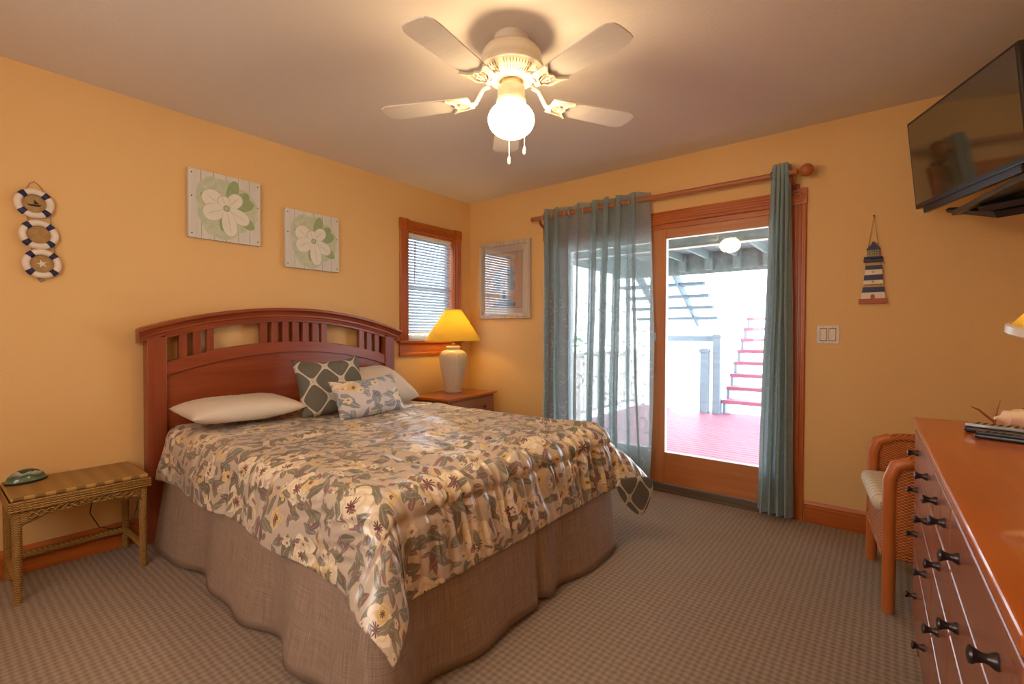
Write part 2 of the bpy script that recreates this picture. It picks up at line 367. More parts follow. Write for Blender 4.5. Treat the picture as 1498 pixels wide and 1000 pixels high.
baseboard('baseboard_right', 'yr', YF, 0, XR)

# fluted casing piece along an axis on the back wall or the left wall
def flute(w, d=.018, n=4):
    p = [(0, 0), (0, d*.8), (.006, d)]
    g = (w-.02)/n
    for i in range(n):
        x = .01+i*g; p += [(x+g*.1, d), (x+g*.3, d*.72), (x+g*.7, d*.72), (x+g*.9, d)]
    return p+[(w-.006, d), (w, d*.8), (w, 0)]
def rosette(mb, c, nrm, r=.034):
    prof = [(r, 0), (r, .006), (r*.86, .006), (r*.8, .001), (r*.62, .001), (r*.55, .006), (r*.42, .006), (r*.36, .001), (r*.26, .001), (r*.2, .006), (.001, .008)]
    T = Matrix.Translation(c) @ (Matrix.Rotation(PI/2, 4, 'X') if nrm == 'y' else Matrix.Rotation(PI/2, 4, 'Y'))
    mb.lathe(prof, n=24, T=T)
# window_1
w1 = thing('window_1', '', '', (0, -.51, 1.1)); del w1['label'], w1['category']; struct(w1)
b = MB(); CW = .088
for y0 in (WY0-CW+.008, WY1-.008): b.prism([(q[1], y0+q[0]) for q in flute(CW)], WZ0-.005, WZ1+.0, 'z')
b.build('casing', M['oakZ'], w1)
b = MB(); b.prism([(q[1], WZ1+q[0]) for q in flute(CW)], WY0, WY1, 'y'); b.build('head_casing', M['oak'], w1)
for y0 in (WY0-CW+.006, WY1-.006):
    b = MB(); b.box(0, .024, y0-.004, y0+CW+.002, WZ1-.002, WZ1+CW+.006); rosette(b, (.024, y0+CW/2, WZ1+CW/2), 'x', .032); b.build('corner_block', M['oakZ'], w1, smooth=True)
MB().box(-.1, .045, WY0-CW-.02, WY1+CW+.02, WZ0-.025, WZ0).build('sill', M['oak'], w1, bev=.006)
MB().prism([(0, .965), (.02, .965), (.022, .985), (.014, .995), (.014, 1.06), (.02, 1.075), (0, 1.075)], WY0-CW, WY1+CW, 'y').build('apron', M['oak'], w1)
b = MB(); b.box(-.12, -.0, WY0, WY0+.012, WZ0, WZ1); b.box(-.12, 0, WY1-.012, WY1, WZ0, WZ1); b.box(-.12, 0, WY0, WY1, WZ1-.012, WZ1); b.build('jamb', M['oakZ'], w1)
b = MB()
for a in ((WY0+.012, WY0+.05, WZ0, WZ1), (WY1-.05, WY1-.012, WZ0, WZ1)): b.box(-.11, -.08, *a)
b.box(-.11, -.08, WY0+.012, WY1-.012, WZ0, WZ0+.045); b.box(-.11, -.08, WY0+.012, WY1-.012, WZ1-.05, WZ1); b.box(-.11, -.08, WY0+.012, WY1-.012, 1.55, 1.59)
b.build('sash', M['white'], w1); MB().box(-.097, -.093, WY0+.03, WY1-.03, WZ0+.02, WZ1-.02).build('pane', M['glass'], w1)
# blind
bl = thing('window_blind', 'white slatted venetian blind lowered inside the small corner window', 'blind', (-.03, -.51, 1.16))
MB().box(-.055, -.02, WY0+.015, WY1-.015, WZ1-.045, WZ1-.013).build('headrail', M['white'], bl, bev=.003)
b = MB(); z = 1.185
while z < WZ1-.05:
    T = Matrix.Translation((-.038, -.51, z)) @ Matrix.Rotation(rad(52), 4, 'Y'); b.box(-.015, .015, -.265, .265, -.0006, .0006, T=T); z += .026
b.build('slats', M['blind'], bl)
MB().box(-.05, -.026, WY0+.02, WY1-.02, 1.155, 1.172).build('bottom_rail', M['white'], bl, bev=.003)
MB().tube([(-.012, -.69, 1.97), (-.012, -.695, 1.60)], .0045, 8).build('wand', M['silver'], bl)
b = MB()
for y in (-.66, -.36): b.tube([(-.038, y, 1.16), (-.038, y, WZ1-.03)], .0012, 5)
b.build('ladder_cord', M['white'], bl)

# door_1
d1 = thing('door_1', '', '', (1.87, 0, 0)); del d1['label'], d1['category']; struct(d1)
b = MB()
for x0 in (DX0-.09, DX1): b.prism([(x0+q[0], -q[1]) for q in flute(.095)], 0, DZ, 'z')
b.build('casing', M['oakZ'], d1)
b = MB(); b.prism([(-q[1], DZ+q[0]) for q in flute(.09)], DX0, DX1, 'x'); b.build('head_casing', M['oakX'], d1)
for x0 in (DX0-.092, DX1-.002):
    b = MB(); b.box(x0, x0+.099, -.024, 0, DZ-.002, DZ+.098); rosette(b, (x0+.0495, -.024, DZ+.048), 'y', .038); b.build('corner_block', M['oakZ'], d1, smooth=True)
b = MB(); b.box(DX0, DX0+.03, 0, .13, 0, DZ); b.box(DX1-.03, DX1, 0, .13, 0, DZ); b.box(DX0, DX1, 0, .13, DZ-.035, DZ); b.build('jamb', M['oakX'], d1)
MB().box(DX0, DX1, -.03, .0, 0, .018).box(DX0, DX1, .0, .15, 0, .050).build('threshold', plain('brown threshold', (.14, .10, .07), .7), d1, bev=.004)
def sash(name, x0, x1, y0, y1):
    z0, z1 = .056, DZ-.035; gx0, gx1, gz0, gz1 = x0+.105, x1-.105, .285, 1.86
    s = MB(); s.box(x0, gx0, y0, y1, z0, z1); s.box(gx1, x1, y0, y1, z0, z1); o = s.build(name, M['fir'], d1, bev=.003)
    s = MB(); s.box(gx0, gx1, y0+.002, y1-.002, z0, gz0); s.box(gx0, gx1, y0+.002, y1-.002, gz1, z1); s.build('sash_rail', M['firX'], o, bev=.002)
    s = MB(); t = .0035
    s.box(gx0, gx0+t, y0-.001, y1, gz0, gz1); s.box(gx1-t, gx1, y0-.001, y1, gz0, gz1); s.box(gx0, gx1, y0-.001, y1, gz0, gz0+t); s.box(gx0, gx1, y0-.001, y1, gz1-t, gz1); s.build('glazing_bead', M['white'], o)
    MB().box(gx0, gx1, (y0+y1)/2-.002, (y0+y1)/2+.002, gz0, gz1).build('pane', M['glass'], o); return o
slide = sash('sliding_sash', 1.862, 2.745, .005, .045)
fixed = sash('fixed_sash', 1.015, 1.935, .06, .10)
b = MB(); T = Matrix.Translation((1.892, .003, 1.14)) @ Matrix.Rotation(PI/2, 4, 'X') @ Matrix.Diagonal((1, 3, 1, 1)); b.lathe([(.011, 0), (.011, .006), (.006, .009)], n=20, T=T); b.build('handle_plate', M['silver'], slide, smooth=True)

# ---------------------------------------------------------------- bed
bed = thing('bed', 'queen bed with arched slatted cherry wood headboard and taupe bed skirt', 'bed', (1.05, -1.83, 0))
YC, HW = -1.825, .825
def arch(z_end, z_mid, half=HW):
    s = z_mid-z_end; R = (half*half+s*s)/(2*s)
    return lambda y: z_mid-R+math.sqrt(max(0, R*R-(y-YC)**2))
def band(mb, fa, fb, x0, x1, y0, y1, n=40):
    vs = []; fs = []
    for i in range(n+1):
        y = y0+(y1-y0)*i/n; vs += [(x0, y, fa(y)), (x1, y, fa(y)), (x1, y, fb(y)), (x0, y, fb(y))]
    for i in range(n):
        for k in range(4): fs.append((i*4+k, i*4+(k+1) % 4, i*4+4+(k+1) % 4, i*4+4+k))
    fs += [(3, 2, 1, 0), tuple(n*4+k for k in range(4))]; mb.add(vs, fs)
hb = MB(); slot_top = arch(1.125, 1.232, .735); slot_bot = arch(.99, 1.102, .735); rail_bot = arch(.915, 1.03, .735)
band(hb, lambda y: .28, rail_bot, .055, .075, YC-.74, YC+.74); headboard = hb.build('headboard', M['cherry'], bed)
b = MB(); band(b, rail_bot, slot_bot, .045, .095, YC-.74, YC+.74); b.build('arched_rail', M['cherry'], headboard, bev=.003)
ctop = arch(1.175, 1.325, .87)
b = MB(); band(b, slot_top, lambda y: ctop(y)-.06, .045, .095, YC-.74, YC+.74)
b.build('upper_rail', M['cherry'], headboard, bev=.003)
b = MB()
prof = [(.02, -.075), (.108, -.075), (.112, -.062), (.118, -.055), (.118, -.045), (.128, -.030), (.142, -.020), (.150, -.016), (.150, -.003), (.146, 0), (.02, 0)]
n = 60; vs = []; fs = []; k = len(prof)
for i in range(n+1):
    y = YC-.868+1.736*i/n
    for x, dz in prof:
        ys = y; e = abs(y-YC)
        sh = (.868-.868*(1-(.15-x)*.35 if x > .1 else 1-.018)) if i in (0, n) else 0
        ys = y+(sh if y < YC else -sh); vs.append((x, ys, ctop(y)+dz))
for i in range(n):
    for j in range(k): fs.append((i*k+j, i*k+(j+1) % k, (i+1)*k+(j+1) % k, (i+1)*k+j))
fs += [tuple(range(k))[::-1], tuple(n*k+j for j in range(k))]
b.add(vs, fs); b.build('crown_rail', M['cherry'], headboard)
for y0, y1 in ((-2.648, -2.558), (-1.092, -1.002)):
    b = MB(); b.box(.03, .105, y0, y1, 0, 1.135); b.build('post', M['cherryZ'], headboard, bev=.004)
for a, c in [(-2.494, -2.454), (-2.424, -2.383), (-2.353, -2.314), (-2.047, -2.003), (-1.975, -1.932), (-1.905, -1.861), (-1.837, -1.79), (-1.765, -1.72), (-1.694, -1.649), (-1.627, -1.583), (-1.319, -1.274), (-1.249, -1.207), (-1.179, -1.136)]:
    MB().box(.055, .085, a, c, slot_bot((a+c)/2)-.02, slot_top((a+c)/2)+.02).build('slat', M['cherryZ'], headboard, bev=.002)
MB().box(.12, 2.04, -2.56, -1.04, .36, .585).build('mattress', M['pillow'], bed, bev=.04, seg=4)
MB().box(.12, 2.02, -2.55, -1.05, .16, .35).build('box_spring', M['pillow'], bed, bev=.02)
# bed skirt
def skirt_path(q):
    """outer edge of the skirt: near side, rounded corner, foot, rounded corner, far side"""
    x0, x1, ya, yb, r = .17, 2.06, -2.575, -1.045, .05
    segs = [x1-r-x0, r*PI/2, (yb-ya)-2*r, r*PI/2, x1-r-x0]
    if q < segs[0]: return (x0+q, ya, 0, -1)
    q -= segs[0]
    if q < segs[1]: a = q/r; return (x1-r+r*sin(a), ya+r-r*cos(a), sin(a), -cos(a))
    q -= segs[1]
    if q < segs[2]: return (x1, ya+r+q, 1, 0)
    q -= segs[2]
    if q < segs[3]: a = q/r; return (x1-r+r*cos(a), yb-r+r*sin(a), cos(a), sin(a))
    q -= segs[3]; return (x1-r-q, yb, 0, 1)
SL = 2*(2.06-.05-.17)+.05*PI+1.43
def skirt_fn(u, v):
    q = u*SL*.9999; x, y, nx, ny = skirt_path(q); z = .47-v*(.456+.007*sin(q*7))
    wv = (.020*sin(q*8.5)+.014*sin(q*17+1.3)+.03*mn.noise((q*3, 5, 0)))*(v**1.3)
    for pc in (1.84, 2.70, 3.42): wv += .030*v*math.exp(-((q-pc-.05)/.05)**2)-.030*v*math.exp(-((q-pc+.03)/.03)**2)
    o = .052*v+wv; return (x+nx*o, y+ny*o, z)
MB().grid(skirt_fn, 520, 14, uvf=lambda u, v: (u*SL, v*.45)).build('bed_skirt', M['skirt'], bed, smooth=True, sol=.004)

# quilt
TOP, RR = .648, .09
RX, RY0, RY1 = 1.97, -2.50, -1.085      # flat part of the top
S0, S1, T0, T1 = .17, RX+.375, RY0-.335, RY1+.30
def ridged(v): return 1-abs(mn.noise(v))*2
def quilt_pt(s, t):
    ox = max(0, s-RX); oy = (RY0-t) if t < RY0 else max(0, t-RY1); sy = -1 if t < RY0 else 1
    nxp, nyp = min(s, RX), min(max(t, RY0), RY1)
    d = math.hypot(ox, oy)
    c = 2*ox*oy/(d*d) if d > 1e-6 else 0
    ex, ey = (ox/d, sy*oy/d) if d > 1e-6 else (0, 0)
    if c > .02 and sy < 0:      # near corner keeps the side face flat and folds round onto the foot
        a = math.atan2(oy, ox); a = a-.22*sin(2*a); ex, ey = cos(a), -sin(a)
    fl = .16+(.58 if sy > 0 else .42)*c**1.2
    L1 = RR*PI/2
    if d <= L1: a = d/RR; out = RR*sin(a); z = TOP-RR*(1-cos(a))
    else:
        q = d-L1; out = RR+q*fl; z = TOP-RR-q*math.sqrt(max(.05, 1-fl*fl))
    if d > 1e-6: n = Vector((ex*min(1, d/L1), ey*min(1, d/L1), max(0, 1-d/L1)))
    else: n = Vector((0, 0, 1))
    if n.length < 1e-3: n = Vector((ex, ey, 0))
    n.normalize()
    # puffiness, stitched channels, gathers
    ch = ((s-2.11) % .37)/.37; seam = math.exp(-((min(ch, 1-ch)*.37)/.018)**2)
    puff = .010*mn.noise((s*2.2, t*2.2, 1.0))+.006*mn.noise((s*6, t*5, 4.0))
    wf = min(1, max(0, (s-1.45)/.5))*(1-.7*c)
    wt = min(1, max(0, (t+2.45)/.35))
    warp = t+.10*mn.noise((s*1.6, t*1.6, 9))-.10*(s-2)*(1 if t < -1.6 else .3)
    gth = .034*wf*(.25+.75*wt)*(ridged((warp*11, s*1.3, 2.0))-.5)+.012*wf*(ridged((warp*27, s*2.5, 6.0))-.5)
    side = .005*(1-wf)*mn.noise((s*7, t*2, 3.0))*min(1, d*6)
    tops = .010*(1-wf)*(ridged((s*1.4+t*.5, t*5.5+s, 12.0))-.6)*(1 if d < .15 else .5)
    disp = puff-.010*seam+gth+side+tops
    wav = .016*sin(s*9+1)*min(1, max(0, (d-.1)*6))*(1-wf) if oy > 0 else .02*mn.noise((t*4, 5, 2))*min(1, max(0, (d-.1)*6))
    dn = min(1, max(0, ((S1-s)/.07 if ox > 0 else 1)))
    P = Vector((nxp+ex*out, nyp+ey*out, z))+n*disp*(.35+.65*dn)
    if d > .1: P += Vector((ex, ey, 0))*wav
    if P.z > TOP+.03: P.z = TOP+.03
    # head end tucks lower towards the headboard, sides droop at the head
    return P
b = MB()
def qf(u, v):
    s = S0+(S1-S0)*u; t = T0+(T1-T0)*v
    return quilt_pt(s, t)
b.grid(qf, 300, 300, uvf=lambda u, v: (S0+(S1-S0)*u, T0+(T1-T0)*v))
quilt = b.build('quilt', [M['quilt'], M['trellis']], None, smooth=True)
tag(quilt, 'beige floral quilt with cream blossoms and grey leaves spread over the bed', 'quilt')
so = quilt.modifiers.new('thickness', 'SOLIDIFY'); so.thickness = .014; so.offset = -1; so.material_offset = 1; so.material_offset_rim = 0
# turned-up far corner showing the grey lining
LP = [(2.155, -1.20, .415), (2.19, -1.08, .40), (2.235, -.93, .385), (2.255, -.905, .35), (2.25, -.93, .27), (2.235, -1.00, .175), (2.215, -1.05, .19), (2.18, -1.12, .26), (2.16, -1.18, .34)]
b = MB(); cx = Vector((2.20, -1.04, .32)); vs = [cx+Vector((.012, 0, 0))]+[Vector(p) for p in LP]
mids = [(vs[0]+p)/2+Vector((.012*sin(i*1.7), 0, 0)) for i, p in enumerate(vs[1:])]
nL = len(LP); V = [tuple(vs[0])]+[tuple(m) for m in mids]+[tuple(p) for p in vs[1:]]
F = [(0, 1+i, 1+(i+1) % nL) for i in range(nL)]+[(1+i, 1+nL+i, 1+nL+(i+1) % nL, 1+(i+1) % nL) for i in range(nL)]
b.add(V, F, 0, [(v[1]*1.1, v[2]*1.1) for v in V]); b.build('turned_lining', M['trellis'], quilt, smooth=True, sol=.008, sub=1)['label'] = 'grey trellis patterned underside'

# ---------------------------------------------------------------- pillows
def pillow(name, label, cat, loc, rot, w, h, th, mat, group, sag=0.0, seed=0, crisp=.0, k=1.0):
    b = MB(); N = 36
    def surf(sgn):
        def fn(u, v):
            x = (u-.5)*2; y = (v-.5)*2
            e = (1-abs(x)**3.2)*(1-abs(y)**3.2); e = max(0, e)**.55
            # concave edges, pointed corners
            px = x*w/2*(1-.07*(1-abs(y)**2)*0-.09*(1-y*y)*abs(x)**6*0+ -.06*(1-y*y)*abs(x)**4); py = y*h/2*(1-.08*(1-x*x)*abs(y)**4)
            zz = sgn*(th/2*e*(1+.12*mn.noise((x*2+seed, y*2, sgn)))+.003*mn.noise((x*9+seed, y*9, sgn))*e)
            rr = 1-max(abs(x), abs(y)); zz += sgn*.006*mn.noise((math.atan2(y, x)*6+seed, rr*1.5, 0))*(1-e)*min(1, rr*20)
            py += -sag*(1-x*x)*max(0, y)
            return (px, py, zz)
        return fn
    b.grid(surf(1), N, N, uvf=lambda u, v: (u*w*k, v*h*k)); b.grid(lambda u, v: surf(-1)(1-u, v), N, N, uvf=lambda u, v: (u*w*k+2, v*h*k))
    o = b.build(name, mat, None, smooth=True); o.location = loc
    R = Matrix.Rotation(rot[2], 4, 'Z') @ Matrix.Rotation(rot[1], 4, 'Y') @ Matrix.Rotation(rot[0], 4, 'X')
    # base frame: width along +y, height up (z), thickness along x
    B = Matrix(((0, 0, 1), (1, 0, 0), (0, 1, 0))).to_4x4()
    o.rotation_euler = (R @ B).to_euler()
    m = o.modifiers.new('weld', 'WELD'); m.merge_threshold = .0004
    return tag(o, label, cat, group)
pillow('bed_pillow', 'cream bed pillow lying flat against the left half of the headboard', 'pillow', (.36, -2.275, .732), (0, rad(-87), 0), .60, .38, .125, M['pillow'], 'cream bed pillows')
pillow('bed_pillow', 'cream bed pillow leaning behind the cushions on the right half of the bed', 'pillow', (.34, -1.37, .770), (rad(7), rad(-60), rad(2)), .58, .42, .20, M['pillow'], 'cream bed pillows', seed=4)
pillow('trellis_cushion', 'dark grey square cushion with white trellis lines propped behind the floral cushion', 'cushion', (.49, -1.79, .825), (rad(3), rad(-26), rad(-14)), .42, .39, .13, M['trellis'], None, seed=2, sag=.02)
pillow('floral_cushion', 'small oblong pale blue floral cushion in front of the grey trellis cushion', 'cushion', (.69, -1.66, .765), (rad(5), rad(-30), rad(-10)), .44, .27, .13, M['floralp'], None, seed=7, sag=.02)

# ---------------------------------------------------------------- nightstand + lamp
ns = thing('nightstand', 'small cherry wood nightstand with drawer beside the bed in the corner', 'nightstand', (.285, -.505, 0), rad(7.4), local=True)
MB().box(-.21, .225, -.355, .355, .618, .638).build('top', M['dtop'], ns, bev=.005)
b = MB(); b.box(-.2, .20, -.33, .33, .12, .618); b.build('body', M['dfront'], ns, bev=.004)
for sx in (-1, 1):
    for sy in (-1, 1): MB().box(sx*.19-.018, sx*.19+.018, sy*.318-.018, sy*.318+.018, 0, .13).build('leg', M['cherryZ'], ns, bev=.003)
for z0, z1 in ((.44, .60), (.28, .43), (.13, .27)):
    dr = MB().box(.20, .214, -.295, .295, z0, z1).build('drawer', M['dfront'], ns, bev=.004)
    for sy in (-.15, .15):
        MB().lathe([(.006, 0), (.006, .012), (.013, .018), (.013, .024), (.006, .027)], n=14, T=Matrix.Translation((.212, sy, (z0+z1)/2)) @ Matrix.Rotation(PI/2, 4, 'Y')).build('knob', M['dark'], dr, smooth=True)
LX, LY, LZ = .225, -.455, .638
lp = thing('table_lamp', 'cream ribbed ceramic lamp with lit yellow cone shade on the nightstand', 'lamp', (LX, LY, LZ))
prof = [(.070, 0), (.078, .006), (.078, .018), (.070, .022), (.072, .03), (.094, .12), (.112, .20), (.124, .27), (.127, .31), (.120, .34), (.098, .365), (.070, .375), (.058, .38), (.060, .392), (.066, .40), (.060, .41), (.05, .41)]
MB().lathe(prof, (LX, LY, LZ), 180, rib=-.05, ribn=36).build('base', M['ceramic'], lp, smooth=True)
MB().lathe([(.02, .41), (.02, .43), (.008, .435), (.008, .66), (.012, .665), (.006, .69)], (LX, LY, LZ), 14).build('stem', M['brass'], lp, smooth=True)
b = MB(); N = 80
zb, zt = LZ+.455, LZ+.735
b.lathe([(.247, 0), (.245, .006), (.075, .272), (.073, .278)], (LX, LY, zb), 64, cap=False); b.build('lamp_shade', M['shade'], lp, smooth=True, sol=.002)
b = MB(); b.tube([(LX+.0725*cos(a), LY+.0725*sin(a), zt-.01) for a in [2*PI*i/32 for i in range(32)]], .002, 6, closed=True)
for a in (0, 2.09, 4.19): b.tube([(LX, LY, zt-.02), (LX+.0725*cos(a), LY+.0725*sin(a), zt-.01)], .0015, 5)
b.build('shade_ring', M['brass'], lp)
lb = MB().lathe([(.012, -.05), (.03, -.01), (.033, .015), (.022, .04), (.002, .047)], (LX, LY, LZ+.59), 16).build('bulb', emit('lit bulb', (1, .7, .3), 25), lp, smooth=True)
l = point('lamp_light', (LX, LY, LZ+.60), LAMP_W, (1, .76, .30), .035); l.parent = lp; l.location = (0, 0, .60)

fl = thing('added_fill_lamp', 'added unseen lamp for fill light, with lit fill globe before the window opposite the door', 'lamp', (2.2, -4.0, 0))  # lamp added out of view to brighten the room with warm fill
MB().lathe([(.14, 0), (.14, .015), (.012, .03), (.012, 1.50)], (2.2, -4.0, 0), 24).build('stand', M['brass'], fl, smooth=True)
MB().lathe([(.19*cos(a), 1.68+.19*sin(a)) for a in [-1.5+3.0*i/14 for i in range(15)]], (2.2, -4.0, 0), 28).build('fill_globe', emit('lit fill globe', (1, .72, .46), 14.0), fl, smooth=True)
# ---------------------------------------------------------------- ceiling fan
FX, FY = 1.953, -1.806
fan = thing('ceiling_fan', 'cream five-blade ceiling fan with lit round globe on the ceiling', 'ceiling fan', (FX, FY, H))
MB().lathe([(.075, 0), (.075, -.012), (.072, -.03), (.070, -.045)], (FX, FY, H), 32).build('canopy', M['fan'], fan, smooth=True)
MB().lathe([(.07, -.042), (.085, -.048), (.115, -.058), (.128, -.075), (.133, -.10), (.133, -.122), (.140, -.128), (.142, -.14), (.136, -.15), (.125, -.155)], (FX, FY, H), 48).build('motor_housing', M['fan'], fan, smooth=True)
vr = MB().lathe([(.135, -.150), (.118, -.172), (.086, -.188), (.07, -.19)], (FX, FY, H), 48).build('vent_ring', M['fan'], fan, smooth=True)
for i in range(60):
    a = 2*PI*i/60
    if i % 12 in (0, 11): continue
    p0 = Vector((FX+.129*cos(a), FY+.129*sin(a), H-.161)); p1 = Vector((FX+.094*cos(a), FY+.094*sin(a), H-.1865)); MB().tube([p0, p1], .0022, 5).build('vent_slot', M['gap'], vr)
MB().lathe([(.045, -.188), (.045, -.21), (.058, -.215), (.060, -.222), (.060, -.262), (.064, -.268), (.064, -.285), (.055, -.282), (.045, -.284), (.045, -.29)], (FX, FY, H), 36).build('switch_housing', M['fan'], fan, smooth=True)
gp = []
for i in range(17):
    a = -PI/2+PI*i/16; r = .101*cos(a); gp.append((max(.002, r), -.354+.076*sin(a)))
gl = MB().lathe(gp, (FX, FY, H), 40).build('light_globe', M['globe'], fan, smooth=True)
for i in range(5):
    a0 = 1.0433+i*2*PI/5; Tz = Matrix.Translation((FX, FY, 0)) @ Matrix.Rotation(a0, 4, 'Z')
    zb_ = 2.182; T = Tz @ Matrix.Translation((0, 0, zb_)) @ Matrix.Rotation(rad(-3), 4, 'X')
    pts = []; r0, r1 = .185, .605
    for (x, y) in [(r0, -.052), (r0+.02, -.056), (r1-.06, -.071), (r1-.03, -.069), (r1-.006, -.052), (r1, -.03), (r1, .03), (r1-.006, .052), (r1-.03, .069), (r1-.06, .071), (r0+.02, .056), (r0, .052)]: pts.append((x, y))
    blade = MB().prism(pts, -.003, .003, 'z', T=T).build('blade', M['blade'], fan, bev=.001)
    ir = MB(); ir.tube([(.10, 0, H-.195), (.13, 0, H-.205), (.165, 0, zb_-.006), (.19, 0, zb_-.008)], [.011, .010, .010, .012], 8, T=Tz)
    Ti = T @ Matrix.Translation((0, 0, -.008))
    ir.tube([(.185, 0, 0), (.20, .03, 0), (.235, .042, 0), (.27, .052, 0), (.285, .06, 0)], [.008, .007, .006, .005, .006], 7, T=Ti)
    ir.tube([(.185, 0, 0), (.20, -.03, 0), (.235, -.042, 0), (.27, -.052, 0), (.285, -.06, 0)], [.008, .007, .006, .005, .006], 7, T=Ti)
    ir.tube([(.285, .058, 0), (.262, .035, 0), (.252, .018, 0), (.262, 0, 0), (.252, -.018, 0), (.262, -.035, 0), (.285, -.058, 0)], .006, 7, T=Ti)
    ir.tube([(.185, 0, 0), (.262, 0, 0)], .006, 7, T=Ti); ir.tube([(.20, .012, 0), (.225, .02, 0), (.24, .0, 0), (.225, -.02, 0), (.20, -.012, 0)], .004, 6, T=Ti)
    ir.build('blade_iron', M['fan'], blade, smooth=True)
for (dx, dy, L) in ((-.039, .041, .225), (-.006, .057, .185)):
    b = MB(); b.tube([(FX+dx, FY+dy, H-.275), (FX+dx*1.9, FY+dy*1.9, H-.285), (FX+dx*1.95, FY+dy*1.95, H-.275-L+.03)], .0015, 5); b.lathe([(.003, .0), (.006, -.006), (.007, -.03), (.003, -.036)], (FX+dx*1.95, FY+dy*1.95, H-.275-L+.03), 10)
    b.build('pull_chain', M['white'], fan, smooth=True)

# ---------------------------------------------------------------- curtains
rod = thing('curtain_rod', 'wooden curtain rod with ball finials above the sliding door', 'curtain rod', (1.83, -.09, 2.148))
MB().tube([(.88, -.09, 2.148), (2.80, -.09, 2.148)], .0165, 16).build('pole', M['rod'], rod, smooth=True)
for x, s, r in ((.865, -1, .020), (2.80, 1, .038)):
    b = MB(); T = Matrix.Translation((x, -.09, 2.148)) @ Matrix.Rotation(s*PI/2, 4, 'Y')
    pr = [(.014, -.01), (.020, 0), (.020, .006), (.010, .012), (.012, .018)]+[(max(.002, r*sin(a)), .018+r-r*cos(a)) for a in [.35+2.75*i/10 for i in range(11)]]
    b.lathe(pr, n=20, T=T); b.build('finial', M['rod'], rod, smooth=True)
for x in (.90, 2.775):
    b = MB(); b.tube([(x, -.09, 2.125), (x, -.075, 2.10), (x+.01, -.03, 2.07), (x+.015, -.004, 2.05)], .011, 10); b.box(x-.005, x+.035, -.028, -.001, 2.02, 2.09); b.build('bracket', M['cherryZ'], rod, smooth=True)
def curtain(name, label, x0t, x1t, x0b, x1b, nf, At, Ab, ztop, zbot, mat, seed, fo=.25):
    r = thing(name, label, 'curtain', ((x0b+x1b)/2, -.09, zbot), group='blue grey grommet curtains')
    NU, NV = nf*24, 60
    def fn(u, v):
        z = ztop+(zbot-ztop)*v
        un = u+(.75/nf*mn.noise((u*nf*.42, seed, v*.4)) if nf > 5 else .2/nf*mn.noise((u*nf*.6, seed, v*.5)))
        x = (x0t+(x1t-x0t)*u)*(1-v)+(x0b+(x1b-x0b)*u)*v+.006*mn.noise((u*9, v*4, seed))
        x += fo*(x1b-x0b)/nf*sin(4*PI*nf*un+2.4+1.2*mn.noise((u*nf*.45, seed+9, 0)))
        A = (At+(Ab-At)*v)*(1+.35*mn.noise((u*nf*.5, seed+3, v)))
        y = -.09+A*sin(2*PI*nf*un+1.2)+.004*mn.noise((u*30, v*8, seed))*v
        if z < 2.12: y = min(y, -.032)
        if v > .97: z += .006*sin(u*nf*6.28)
        return (x, y, z+ (.006*cos(2*PI*nf*u*2) if v == 0 else 0))
    LW = (x1b-x0b)*2.0
    MB().grid(fn, NU, NV, uvf=lambda u, v: (u*LW, ztop+(zbot-ztop)*v)).build('fabric', mat, r, smooth=True)
    for i in range(2*nf):
        u = (i+.5)/(2*nf); xx = x0t+(x1t-x0t)*(u-(1.2/(2*PI*nf))); 
        if xx < x0t or xx > x1t: continue
        T = Matrix.Translation((xx, -.09, 2.148)) @ Matrix.Rotation(PI/2+(.6 if i % 2 else -.6), 4, 'Z') @ Matrix.Rotation(PI/2, 4, 'X')
        b = MB(); b.tube([(.024*cos(a), .024*sin(a), 0) for a in [2*PI*j/20 for j in range(20)]], .004, 6, closed=True, T=T); b.build('grommet', M['silver'], r, smooth=True)
    return r
curtain('curtain', 'sheer blue grey curtain drawn across the left half of the sliding door', .94, 1.86, .95, 1.89, 7, .040, .046, 2.205, .03, M['curtain'], 1.0)
curtain('curtain', 'blue grey curtain bunched narrow at the right side of the sliding door', 2.675, 2.765, 2.605, 2.805, 4, .028, .045, 2.205, .035, M['curtainR'], 8.0)

